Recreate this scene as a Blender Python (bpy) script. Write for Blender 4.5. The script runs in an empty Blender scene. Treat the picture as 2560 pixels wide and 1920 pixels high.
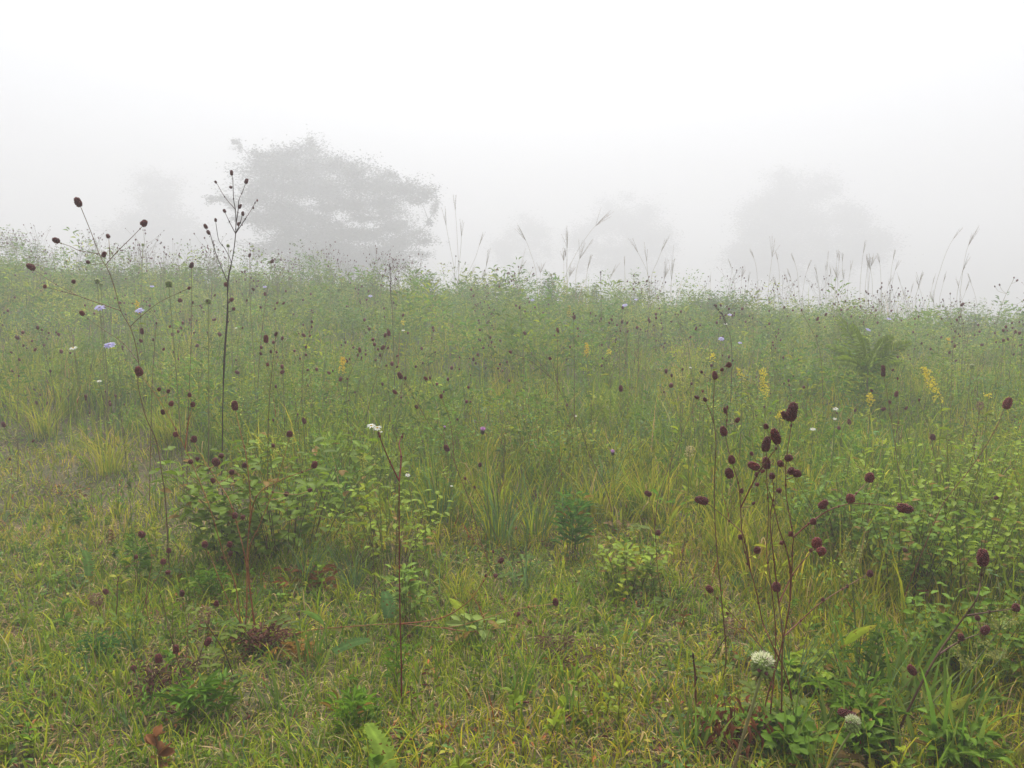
import bpy, math, random
import numpy as np
from mathutils import Vector

# ------------------------------------------------------------------ camera, sky, sun, exposure
sc = bpy.context.scene
COL = sc.collection
H0 = 1.0                       # eye height above the ground under the camera
PITCH = math.radians(7.4)
F = 1994.0                     # focal length in pixels of the 2560 px wide photograph
cam = bpy.data.objects.new('camera', bpy.data.cameras.new('camera')); COL.objects.link(cam); sc.camera = cam
cam.location = (0, 0, H0); cam.rotation_euler = (math.radians(90) - PITCH, 0, 0)
cam.data.sensor_width = 36; cam.data.lens = 36 * F / 2560
cam.data.clip_start = .02; cam.data.clip_end = 2000
w = bpy.data.worlds.new('World'); sc.world = w; w.use_nodes = True
nt = w.node_tree; nt.nodes.clear()
sky = nt.nodes.new('ShaderNodeTexSky'); sky.sky_type = 'NISHITA'; sky.sun_disc = False
sky.sun_elevation = math.radians(62); sky.sun_rotation = 0; sky.dust_density = 5
hs = nt.nodes.new('ShaderNodeHueSaturation'); hs.inputs['Saturation'].default_value = .3
bg = nt.nodes.new('ShaderNodeBackground'); bg.inputs[1].default_value = .053
wo = nt.nodes.new('ShaderNodeOutputWorld')
nt.links.new(sky.outputs[0], hs.inputs['Color']); nt.links.new(hs.outputs[0], bg.inputs[0]); nt.links.new(bg.outputs[0], wo.inputs[0])
sl = bpy.data.lights.new('sun', 'SUN'); sl.energy = 1.5; sl.angle = math.radians(20); sl.color = (1, .97, .93)
so = bpy.data.objects.new('sun', sl); COL.objects.link(so); so.rotation_euler = (math.radians(-28), 0, 0)
sc.view_settings.view_transform = 'Standard'; sc.view_settings.look = 'None'
sc.view_settings.gamma = 1; sc.view_settings.exposure = 1.96
sc.render.engine = 'CYCLES'
sc.cycles.volume_bounces = 3; sc.cycles.max_bounces = 8
sc.cycles.diffuse_bounces = 3; sc.cycles.transmission_bounces = 4

rnd = random.Random(7)
rng = np.random.default_rng(11)

# ------------------------------------------------------------------ terrain and projection helpers
def sstep(t):
    t = np.clip(t, 0, 1); return t * t * (3 - 2 * t)
def ground(x, y):
    x = np.asarray(x, float); y = np.asarray(y, float)
    xc = np.clip(x, -12, 12)
    z = sstep((y - 1.8) / 11.4) * (0.52 - 0.066 * xc)
    z = z - np.clip(y - 13.4, 0, 30) ** 1.2 * 0.075
    z = z + .018 * np.sin(x * 2.3 + 1.1 * y) + .015 * np.sin(x * 5.1 - 3.3 * y + 1) + .02 * np.sin(.9 * x + 1.9 * y)
    return z
def gz(x, y): return float(ground(x, y))
cp, sp = math.cos(PITCH), math.sin(PITCH)
def at(px, py, Y):
    u = (px - 1280) / F; v = (960 - py) / F
    dy = cp + v * sp; dz = -sp + v * cp
    t = Y / dy
    return Vector((u * t, Y, H0 + dz * t))
def msize(px, Y): return px * Y / F
def base_at(px, Y):
    u = (px - 1280) / F; x = u * Y
    for _ in range(4):
        dz = gz(x, Y) - H0; k = (dz * cp + Y * sp) / (Y * cp - dz * sp); x = u * Y / (cp - k * sp)
    return Vector((x, Y, gz(x, Y)))
def ground_hit(px, py):
    Y = 1.2
    while Y < 14:
        p = at(px, py, Y)
        if p.z <= gz(p.x, Y): return p
        Y += .01
    return at(px, py, 9.5)

def vnoise(x, y, s, seed=0):
    """smooth value noise in 0..1"""
    x = np.asarray(x) / s; y = np.asarray(y) / s
    xi = np.floor(x).astype(int); yi = np.floor(y).astype(int); fx = x - xi; fy = y - yi
    def h(a, b):
        n = (a * 374761393 + b * 668265263 + seed * 144665) & 0x7fffffff
        n = ((n ^ (n >> 13)) * 1274126177) & 0x7fffffff
        return ((n ^ (n >> 16)) & 0xffff) / 65535.
    fx = fx * fx * (3 - 2 * fx); fy = fy * fy * (3 - 2 * fy)
    return (h(xi, yi) * (1 - fx) + h(xi + 1, yi) * fx) * (1 - fy) + (h(xi, yi + 1) * (1 - fx) + h(xi + 1, yi + 1) * fx) * fy

# ------------------------------------------------------------------ materials
def material(name, rough=.6, spec=.3, trans=0., noise=.25, nscale=40., bump=0.):
    m = bpy.data.materials.new(name); m.use_nodes = True
    t = m.node_tree; L = t.links; p = t.nodes['Principled BSDF']; o = t.nodes['Material Output']
    a = t.nodes.new('ShaderNodeAttribute'); a.attribute_name = 'col'
    tc = t.nodes.new('ShaderNodeTexCoord')
    n = t.nodes.new('ShaderNodeTexNoise'); n.inputs['Scale'].default_value = nscale; n.inputs['Detail'].default_value = 3
    L.new(tc.outputs['Object'], n.inputs['Vector'])
    mr = t.nodes.new('ShaderNodeMapRange'); mr.inputs['From Min'].default_value = .3; mr.inputs['From Max'].default_value = .7
    mr.inputs['To Min'].default_value = 1 - noise; mr.inputs['To Max'].default_value = 1 + noise
    L.new(n.outputs['Fac'], mr.inputs['Value'])
    vm = t.nodes.new('ShaderNodeVectorMath'); vm.operation = 'SCALE'
    L.new(a.outputs['Color'], vm.inputs[0]); L.new(mr.outputs[0], vm.inputs['Scale'])
    L.new(vm.outputs[0], p.inputs['Base Color'])
    p.inputs['Roughness'].default_value = rough; p.inputs['Specular IOR Level'].default_value = spec
    if bump:
        b = t.nodes.new('ShaderNodeBump'); b.inputs['Strength'].default_value = bump; b.inputs['Distance'].default_value = .01
        L.new(n.outputs['Fac'], b.inputs['Height']); L.new(b.outputs[0], p.inputs['Normal'])
    if trans:
        tr = t.nodes.new('ShaderNodeBsdfTranslucent'); mx = t.nodes.new('ShaderNodeMixShader'); mx.inputs[0].default_value = trans
        L.new(vm.outputs[0], tr.inputs['Color']); L.new(p.outputs[0], mx.inputs[1]); L.new(tr.outputs[0], mx.inputs[2])
        L.new(mx.outputs[0], o.inputs['Surface'])
    return m
M_GRASS = material('grass_blade', .65, .06, .45, .15, 8)
M_LEAF = material('leaf', .5, .10, .38, .2, 60)
M_BROAD = material('spotted_leaf', .5, .12, .35, .12, 60)
def add_spots(m):
    t = m.node_tree; L = t.links; p = t.nodes['Principled BSDF']; src = p.inputs['Base Color'].links[0].from_socket
    tc = t.nodes.new('ShaderNodeTexCoord'); n = t.nodes.new('ShaderNodeTexNoise'); n.inputs['Scale'].default_value = 130; n.inputs['Detail'].default_value = 2
    L.new(tc.outputs['Object'], n.inputs['Vector']); r = t.nodes.new('ShaderNodeValToRGB'); r.color_ramp.elements[0].position = .62; r.color_ramp.elements[1].position = .68
    L.new(n.outputs['Fac'], r.inputs[0]); mx = t.nodes.new('ShaderNodeMix'); mx.data_type = 'RGBA'; mx.inputs['B'].default_value = (.16, .07, .02, 1)
    L.new(r.outputs[0], mx.inputs['Factor']); L.new(src, mx.inputs['A'])
    for l in list(src.links):
        if l.to_node != mx: L.new(mx.outputs['Result'], l.to_socket)
add_spots(M_BROAD)
M_DRY = material('dry_leaf', .75, .2, .1, .3, 90)
M_STEM = material('stem', .55, .3, 0, .25, 60)
M_HEAD = material('burnet_floret', .6, .35, 0, .35, 220)
M_PETAL = material('petal', .6, .2, .3, .12, 90)
M_SEED = material('seed_head_bristle', .5, .3, .3, .1, 90)
M_BARK = material('bark', .9, .1, 0, .3, 6, .5)
M_TREE = material('tree_leaf', .6, .3, .2, .2, 2)

def soil_material():
    m = bpy.data.materials.new('meadow_soil'); m.use_nodes = True
    t = m.node_tree; L = t.links; p = t.nodes['Principled BSDF']
    tc = t.nodes.new('ShaderNodeTexCoord')
    n1 = t.nodes.new('ShaderNodeTexNoise'); n1.inputs['Scale'].default_value = 3; n1.inputs['Detail'].default_value = 8
    n2 = t.nodes.new('ShaderNodeTexNoise'); n2.inputs['Scale'].default_value = 60; n2.inputs['Detail'].default_value = 6
    L.new(tc.outputs['Object'], n1.inputs['Vector']); L.new(tc.outputs['Object'], n2.inputs['Vector'])
    r1 = t.nodes.new('ShaderNodeValToRGB'); e = r1.color_ramp.elements
    e[0].position = .35; e[0].color = (.018, .013, .008, 1); e[1].position = .7; e[1].color = (.12, .085, .035, 1)
    r2 = t.nodes.new('ShaderNodeValToRGB'); e = r2.color_ramp.elements
    e[0].position = .4; e[0].color = (.05, .07, .012, 1); e[1].position = .62; e[1].color = (.11, .08, .035, 1)
    L.new(n2.outputs['Fac'], r1.inputs[0]); L.new(n1.outputs['Fac'], r2.inputs[0])
    mx = t.nodes.new('ShaderNodeMix'); mx.data_type = 'RGBA'; mx.inputs['Factor'].default_value = .5
    L.new(r1.outputs[0], mx.inputs['A']); L.new(r2.outputs[0], mx.inputs['B']); L.new(mx.outputs['Result'], p.inputs['Base Color'])
    p.inputs['Roughness'].default_value = .95
    b = t.nodes.new('ShaderNodeBump'); b.inputs['Strength'].default_value = .7; b.inputs['Distance'].default_value = .015
    L.new(n2.outputs['Fac'], b.inputs['Height']); L.new(b.outputs[0], p.inputs['Normal'])
    return m

# ------------------------------------------------------------------ geometry collector
class Geo:
    def __init__(s): s.V = []; s.C = []; s.T = []; s.Q = []; s.n = 0
    def add(s, v, c, tris=None, quads=None):
        v = np.asarray(v, float).reshape(-1, 3); c = np.asarray(c, float)
        if c.ndim == 1: c = np.repeat(c[None], len(v), 0)
        if tris is not None and len(tris): s.T.append(np.asarray(tris).reshape(-1, 3) + s.n)
        if quads is not None and len(quads): s.Q.append(np.asarray(quads).reshape(-1, 4) + s.n)
        s.V.append(v); s.C.append(c); s.n += len(v)
    def build(s, name, mat, parent=None, origin=(0, 0, 0), smooth=True):
        V = np.concatenate(s.V) - np.asarray(origin)[None]; C = np.concatenate(s.C)
        T = np.concatenate(s.T) if s.T else np.zeros((0, 3), int)
        Q = np.concatenate(s.Q) if s.Q else np.zeros((0, 4), int)
        me = bpy.data.meshes.new(name)
        me.vertices.add(len(V)); me.vertices.foreach_set('co', V.astype(np.float32).ravel())
        nl = T.size + Q.size; me.loops.add(nl)
        me.loops.foreach_set('vertex_index', np.concatenate([T.ravel(), Q.ravel()]).astype(np.int32))
        me.polygons.add(len(T) + len(Q))
        st = np.concatenate([np.arange(len(T)) * 3, T.size + np.arange(len(Q)) * 4]).astype(np.int32)
        me.polygons.foreach_set('loop_start', st)
        if smooth: me.polygons.foreach_set('use_smooth', np.ones(len(T) + len(Q), bool))
        at_ = me.attributes.new('col', 'FLOAT_COLOR', 'POINT')
        C4 = np.ones((len(C), 4), np.float32); C4[:, :3] = np.clip(C, 0, 1); at_.data.foreach_set('color', C4.ravel())
        me.update(); me.validate()
        me.materials.append(mat)
        o = bpy.data.objects.new(name, me); COL.objects.link(o)
        if parent is not None: o.parent = parent
        else: o.location = origin
        return o

def tag(o, label, cat=None, group=None, kind=None):
    if label: o['label'] = label
    if cat: o['category'] = cat
    if group: o['group'] = group
    if kind: o['kind'] = kind
    return o
def thing(name, label, cat, loc, group=None):
    o = bpy.data.objects.new(name, None); COL.objects.link(o); o.location = loc; o.empty_display_size = .05
    return tag(o, label, cat, group)
def dup(root, loc, rz, scale=1., label=None, group=None):
    r = root.copy(); COL.objects.link(r); r.location = loc; r.rotation_euler = (0, 0, rz); r.scale = (scale,) * 3
    if label: r['label'] = label
    if group: r['group'] = group
    for ch in list(root.children):
        c = ch.copy(); COL.objects.link(c); c.parent = r
        for g in ch.children:
            d = g.copy(); COL.objects.link(d); d.parent = c
    return r

def unit(a): return a / np.maximum(np.linalg.norm(a, axis=-1, keepdims=True), 1e-9)
def A(v): return np.array(v, float)
def smooth_path(pts, n=6):
    P = [A(p) for p in pts]
    if len(P) < 3: 
        return [P[0] + (P[-1] - P[0]) * t for t in np.linspace(0, 1, 4)]
    P = [2 * P[0] - P[1]] + P + [2 * P[-1] - P[-2]]
    out = []
    for i in range(1, len(P) - 2):
        for k in range(n):
            t = k / n; a, b, c, d = P[i - 1], P[i], P[i + 1], P[i + 2]
            out.append(.5 * ((2 * b) + (-a + c) * t + (2 * a - 5 * b + 4 * c - d) * t * t + (-a + 3 * b - 3 * c + d) * t ** 3))
    out.append(P[-2]); return out
def tube(g, pts, r0, r1, c0, c1=None, sides=5):
    P = np.array(pts, float); n = len(P)
    if c1 is None: c1 = c0
    T = np.gradient(P, axis=0); T = unit(T)
    ref = np.array([.3, .9, .1]); S = unit(np.cross(T, ref)); U = np.cross(S, T)
    a = np.arange(sides) * 2 * math.pi / sides
    t = np.linspace(0, 1, n); R = r0 + (r1 - r0) * t
    V = P[:, None] + (S[:, None] * np.cos(a)[None, :, None] + U[:, None] * np.sin(a)[None, :, None]) * R[:, None, None]
    C = A(c0)[None] * (1 - t)[:, None] + A(c1)[None] * t[:, None]
    q = []
    for i in range(n - 1):
        for k in range(sides): q.append((i * sides + k, i * sides + (k + 1) % sides, (i + 1) * sides + (k + 1) % sides, (i + 1) * sides + k))
    g.add(V.reshape(-1, 3), np.repeat(C, sides, 0), quads=q)

# leaf templates: x = width -.5..5, y = length 0..1, z = lift
def leaf_tmpl(rows, fold=.12, droop=.15):
    """rows: list of (y, halfwidth); midrib + two edges"""
    V = []; Q = []
    for y, hw in rows:
        d = -droop * y * y
        V += [(-hw, y, fold * hw * 2 + d), (0, y, d), (hw, y, fold * hw * 2 + d)]
    for i in range(len(rows) - 1):
        b = i * 3
        Q += [(b, b + 1, b + 4, b + 3), (b + 1, b + 2, b + 5, b + 4)]
    return np.array(V, float), np.array(Q)
LT_OVAL = leaf_tmpl([(0, .04), (.12, .28), (.35, .46), (.6, .5), (.82, .34), (1, .04)])
LT_LANCE = leaf_tmpl([(0, .05), (.2, .36), (.45, .5), (.7, .36), (1, .02)], .2, .2)
LT_SMALL = (np.array([(0, 0, 0), (-.5, .5, .08), (.5, .5, .08), (0, 1, -.08)], float), None)
LT_SMALL_T = np.array([(0, 2, 1), (1, 2, 3)])
def scatter(g, tm, P, D, N, Ln, W, C, tris=None, tipc=None):
    """place template leaves; D along, N approx normal"""
    V, Q = tm; P = np.asarray(P, float); n = len(P)
    if n == 0: return
    D = unit(np.asarray(D, float)); X = unit(np.cross(D, np.asarray(N, float))); Z = np.cross(X, D)
    Ln = np.broadcast_to(Ln, (n,)); W = np.broadcast_to(W, (n,))
    out = P[:, None] + X[:, None] * (V[None, :, 0:1] * W[:, None, None]) + D[:, None] * (V[None, :, 1:2] * Ln[:, None, None]) + Z[:, None] * (V[None, :, 2:3] * Ln[:, None, None])
    C = np.broadcast_to(np.asarray(C, float), (n, 3))
    if tipc is None: Cv = np.repeat(C, len(V), 0)
    else:
        t = np.clip(V[:, 1], 0, 1) ** 2.5
        Cv = (C[:, None] * (1 - t)[None, :, None] + np.broadcast_to(tipc, (n, 3))[:, None] * t[None, :, None]).reshape(-1, 3)
    off = np.arange(n) * len(V)
    kw = {}
    if tris is not None: kw['tris'] = (tris[None] + off[:, None, None]).reshape(-1, 3)
    else: kw['quads'] = (Q[None] + off[:, None, None]).reshape(-1, 4)
    g.add(out.reshape(-1, 3), Cv, **kw)

def rdir(n, zlo=-.3, zhi=.8):
    a = rng.uniform(0, 2 * math.pi, n); z = rng.uniform(zlo, zhi, n); r = np.sqrt(np.maximum(0, 1 - z * z))
    return np.stack([r * np.cos(a), r * np.sin(a), z], 1)

def blades(g, P, h, wd, lean, bend, C, Ct=None, rows=4):
    """curved grass blades: P (n,3), lean azimuth, bend 0..1.5"""
    n = len(P); t = np.linspace(0, 1, rows + 1)
    L = np.stack([np.cos(lean), np.sin(lean), np.zeros(n)], 1)
    tw = lean + math.pi / 2 + rng.normal(0, .7, n)
    S = np.stack([np.cos(tw), np.sin(tw), np.zeros(n)], 1)
    th = bend[:, None] * t[None] ** 1.3                     # angle from vertical
    th0 = rng.uniform(0, .25, n)[:, None]
    th = th + th0
    dz = np.cos(th); dl = np.sin(th)
    z = np.concatenate([np.zeros((n, 1)), np.cumsum((dz[:, 1:] + dz[:, :-1]) / 2, 1)], 1) / rows * h[:, None]
    l = np.concatenate([np.zeros((n, 1)), np.cumsum((dl[:, 1:] + dl[:, :-1]) / 2, 1)], 1) / rows * h[:, None]
    cen = P[:, None] + L[:, None] * l[:, :, None]; cen[:, :, 2] += z
    ww = (wd[:, None] / 2) * (1 - t[None] ** 1.8) * (.55 + .45 * np.minimum(1, t[None] * 4))
    Vl = cen[:, :-1] - S[:, None] * ww[:, :-1, None]; Vr = cen[:, :-1] + S[:, None] * ww[:, :-1, None]
    body = np.stack([Vl, Vr], 2).reshape(n, rows * 2, 3)
    V = np.concatenate([body, cen[:, -1:]], 1)
    k = rows * 2 + 1; off = (np.arange(n) * k)
    q = np.array([(2 * i, 2 * i + 1, 2 * i + 3, 2 * i + 2) for i in range(rows - 1)])
    tr = np.array([(rows * 2 - 2, rows * 2 - 1, rows * 2)])
    if Ct is None: Ct = C
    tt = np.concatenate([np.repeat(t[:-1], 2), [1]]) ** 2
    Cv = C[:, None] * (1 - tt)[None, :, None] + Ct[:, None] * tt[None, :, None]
    g.add(V.reshape(-1, 3), Cv.reshape(-1, 3), tris=(tr[None] + off[:, None, None]).reshape(-1, 3), quads=(q[None] + off[:, None, None]).reshape(-1, 4))

def mixcol(cols, wts, n, jit=.15):
    cols = np.array(cols, float); idx = rng.choice(len(cols), n, p=np.array(wts) / sum(wts))
    c = cols[idx] * rng.uniform(1 - jit, 1 + jit, (n, 1)) * rng.uniform(.93, 1.07, (n, 3)); return c
G1 = (.190, .260, .014); G2 = (.315, .360, .022); G3 = (.110, .185, .016); G4 = (.44, .41, .045)
STRAW = (.40, .31, .14); BROWN = (.13, .075, .035); RUST = (.25, .075, .025); BLUEG = (.12, .21, .07)
RED = (.17, .028, .02); MAROON = (.105, .019, .017)

# ------------------------------------------------------------------ setting: one ground sheet
def build_ground():
    xs = np.concatenate([np.linspace(-220, -12, 30)[:-1], np.linspace(-12, 12, 193), np.linspace(12, 220, 30)[1:]])
    ys = np.concatenate([np.linspace(-30, -2, 8)[:-1], np.linspace(-2, 16, 181), np.linspace(16, 220, 40)[1:]])
    X, Y = np.meshgrid(xs, ys); Z = ground(X, Y)
    Z = Z + (vnoise(X, Y, .13, 3) - .5) * .022 * (np.abs(X) < 12) * (Y < 14)
    n, m = X.shape; V = np.stack([X, Y, Z], 2).reshape(-1, 3)
    i, j = np.meshgrid(np.arange(n - 1), np.arange(m - 1), indexing='ij'); a = (i * m + j).ravel()
    g = Geo(); g.add(V, (.1, .1, .05), quads=np.stack([a, a + 1, a + m + 1, a + m], 1))
    o = g.build('ground', soil_material())
    tag(o, 'brown soil and dead thatch of the sloping meadow', 'ground', kind='structure')
build_ground()

def tallness(x, y):
    u = x / np.maximum(y, .5)
    yb = np.interp(u, [-.62, -.42, -.30, -.1, .12, .25, .36, .6], [4.4, 4.0, 2.75, 2.75, 2.9, 2.5, 1.9, 1.5])
    return sstep((y - yb) / 1.3 + .15)
def field(n_per_m2, y0, y1, margin=.9):
    """random points inside the visible wedge widened by a margin"""
    w1 = .68 * y1 + margin; N = int(n_per_m2 * 2 * w1 * (y1 - y0))
    x = rng.uniform(-w1, w1, N); y = rng.uniform(y0, y1, N)
    k = np.abs(x) < .68 * y + margin; return x[k], y[k]

def build_grass():
    g = Geo()
    for dens, y0, y1, wf in ((8200, 1.25, 2.1, 1.1), (7200, 2.1, 3, 1.15), (2200, 3, 4.4, 1.45), (1000, 4.4, 6.5, 1.6), (420, 6.5, 9.5, 2.0), (260, 9.5, 14, 2.6), (40, 14, 19, 3)):
        x, y = field(dens, y0, y1)
        patch = vnoise(x, y, .35, 1); big = vnoise(x, y, 1.3, 5); tl = tallness(x, y)
        bare = vnoise(x, y, .28, 9) * .6 + vnoise(x, y, .09, 10) * .4
        left = sstep((-x / y - .44) / .12) * sstep((y - 2.3) / .4) * (1 - sstep((y - 3.6) / .7))
        keep = rng.uniform(0, 1, len(x)) < np.clip(1.45 - .8 * (bare > .68) * (1 - tl) - .22 * left, .12, 1)
        x, y, patch, big, tl = x[keep], y[keep], patch[keep], big[keep], tl[keep]
        n = len(x)
        h = (.022 + .060 * rng.beta(2, 2.6, n) + .045 * patch * (1 - tl)) * np.where(rng.uniform(0, 1, n) < .35, .45, 1) + tl * rng.uniform(.05, .27, n) * (.5 + .75 * big)
        long_ = rng.uniform(0, 1, n) < .03; h = np.where(long_, h * 1.7 + .03, h)
        wd = rng.uniform(.0018, .0050, n) * (1 + .35 * tl) * wf
        c = mixcol([G1, G2, G3, G4, STRAW, BLUEG, RUST], [3.2, 3.6, 1.6, 1.8 if y0 < 3 else 1.0, 1.2 if y0 < 3 else .5, .8, .12], n)
        yel = (vnoise(x, y, .6, 21) > .52)[:, None]; c = np.where(yel, c * np.array([1.12, 1.02, .9]), c * np.array([.84, .97, 1.0]))
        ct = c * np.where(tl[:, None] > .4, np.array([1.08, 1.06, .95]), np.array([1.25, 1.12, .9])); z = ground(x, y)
        wind = rng.uniform(0, 2 * math.pi, n)
        bend = np.where(tl < .4, rng.uniform(.3, 2.2, n), rng.uniform(.1, 1.4, n))
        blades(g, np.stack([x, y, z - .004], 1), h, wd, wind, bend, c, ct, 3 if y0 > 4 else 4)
    for dens, y0, y1, hh0, ww in ((130, 1.25, 3.4, .085, .0074), (24, 2.5, 4.6, .25, .0070), (13, 4.6, 7.5, .31, .0080), (3.2, 7.5, 13.5, .36, .010)):
        x, y = field(dens, y0, y1); tl = tallness(x, y)
        k = (tl > .3) if y0 > 2 else (vnoise(x, y, .3, 71) > .35); x, y = x[k], y[k]
        for i in range(len(x)):
            m = int(rng.integers(12, 34)) if y0 > 2 else int(rng.integers(5, 13)); a = rng.uniform(0, 6.28, m); rr = (.05 if y0 > 2 else .02) * rng.uniform(0, 1, m)
            bx = x[i] + np.cos(a) * rr; by = y[i] + np.sin(a) * rr
            c = mixcol([G1, G2, G3, (.17, .29, .03), BLUEG, G4], [2, 3, 2, 3, 1, 1.3], 1, .1)[0] * rng.uniform(.8, 1.2, (m, 1)); k2 = rng.uniform(0, 1, m) < .08; c[k2] = A(STRAW)
            ct = c * A((1.3, 1.15, .9)); k2 = rng.uniform(0, 1, m) < .07; ct[k2] = A((.36, .15, .03))
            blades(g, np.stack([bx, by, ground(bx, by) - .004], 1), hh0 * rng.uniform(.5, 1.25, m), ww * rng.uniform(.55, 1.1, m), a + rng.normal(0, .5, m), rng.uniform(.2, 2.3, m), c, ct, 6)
    o = g.build('meadow_grass', M_GRASS)
    tag(o, 'wet yellow-green grass blades covering the whole meadow', 'grass', kind='stuff')
    # dead thatch lying flat
    g = Geo()
    for dens, y0, y1 in ((5200, 1.25, 3.2), (1800, 3.2, 5.5)):
        x, y = field(dens, y0, y1); n = len(x); z = ground(x, y)
        az = rng.uniform(0, 2 * math.pi, n); D = np.stack([np.cos(az), np.sin(az), rng.uniform(-.05, .35, n)], 1)
        L = rng.uniform(.02, .08, n)
        c = mixcol([STRAW, (.28, .19, .07), (.17, .09, .03), (.20, .14, .06), (.14, .18, .03)], [2.4, 3, 2.4, 1.5, 2.5], n)
        P = np.stack([x, y, z + rng.uniform(.001, .018, n)], 1)
        scatter(g, LT_SMALL, P, D, np.tile([0, 0, 1.], (n, 1)) + rng.normal(0, .3, (n, 3)), L, rng.uniform(.0012, .0035, n), c, tris=LT_SMALL_T)
    o = g.build('grass_litter', M_DRY); tag(o, 'dead straw-coloured grass litter between the green blades', 'litter', kind='stuff')

def build_groundcover():
    """low lobed and oval leaves hugging the ground"""
    g = Geo()
    for dens, y0, y1 in ((460, 1.25, 3.1), (200, 3.1, 5)):
        x, y = field(dens, y0, y1); d = vnoise(x, y, .45, 33); k = d > .42; x, y = x[k], y[k]
        for i in range(len(x)):
            kind = rng.integers(0, 3); m = int(rng.integers(6, 15)); s = rng.uniform(.008, .017)
            cx, cy = x[i], y[i]; r = rng.uniform(.01, .045); hh = rng.uniform(.008, .045)
            px = cx + rng.normal(0, r, m); py = cy + rng.normal(0, r, m)
            P = np.stack([px, py, ground(px, py) + rng.uniform(.004, hh, m)], 1)
            D = rdir(m, .0, .6); N = np.tile([0, 0, 1.], (m, 1)) + rng.normal(0, .35, (m, 3))
            col = mixcol([G1, G3, (.11, .20, .035), G4], [3, 3, 3, .7], 1)[0] * rng.uniform(.85, 1.1, (m, 1))
            if kind == 0: scatter(g, LT_OVAL, P, D, N, s * 1.2, s * .85, col)
            else: scatter(g, LT_SMALL, P, D, N, s * 1.3, s * .55, col, tris=LT_SMALL_T)
    x, y = field(34, 1.25, 4.6); k = vnoise(x, y, .5, 81) > .38; x, y = x[k], y[k]
    for i in range(len(x)):
        h = rng.uniform(.04, .13) * (1 + .6 * tallness(x[i], y[i])); b = A((x[i], y[i], gz(x[i], y[i]))); az = rng.uniform(0, 6.28); ln = rng.uniform(0, .5); d = A((math.cos(az) * ln, math.sin(az) * ln, 1))
        m = int(rng.integers(8, 20)); t = rng.uniform(.15, 1, m); P = b + d * h * t[:, None]; a2 = rng.uniform(0, 6.28, m)
        D = np.stack([np.cos(a2), np.sin(a2), rng.uniform(0, 1.3, m)], 1); kind = rng.integers(0, 3); L = rng.uniform(.014, .030) * rng.uniform(.7, 1.2, m)
        col = mixcol([G1, G2, G3, (.15, .27, .025), (.20, .09, .03)], [3, 2, 2, 3, .5], 1)[0] * rng.uniform(.85, 1.15, (m, 1))
        scatter(g, (LT_OVAL, LT_LANCE, LT_LANCE)[kind], P, D, np.tile([0, 0, 1.], (m, 1)) + rng.normal(0, .3, (m, 3)), L, L * (.6, .3, .2)[kind], col)
        tube(g, [b, b + d * h * .5, b + d * h], .0011, .0006, (.13, .08, .03), sides=3)
    o = g.build('ground_cover', M_LEAF); tag(o, 'small lobed green leaves creeping between the short grass', 'ground cover', kind='stuff')
    g = Geo()
    x, y = field(150, 1.25, 3.8); k = vnoise(x, y, .4, 51) > .5; x, y = x[k], y[k]; n = len(x)
    for i in range(n):
        m = int(rng.integers(3, 9)); px = x[i] + rng.normal(0, .02, m); py = y[i] + rng.normal(0, .02, m)
        P = np.stack([px, py, ground(px, py) + rng.uniform(.004, .035, m)], 1)
        scatter(g, LT_LANCE, P, rdir(m, -.1, .5), np.tile([0, 0, 1.], (m, 1)) + rng.normal(0, .5, (m, 3)), rng.uniform(.010, .024, m), rng.uniform(.004, .008, m), mixcol([(.17, .09, .035), (.34, .12, .03), (.15, .05, .03), (.38, .24, .06)], [3, 2, 2.4, 1.4], m))
    o = g.build('leaf_litter', M_DRY); tag(o, 'brown and rusty dead leaves caught low in the grass', 'litter', kind='stuff')

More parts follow.
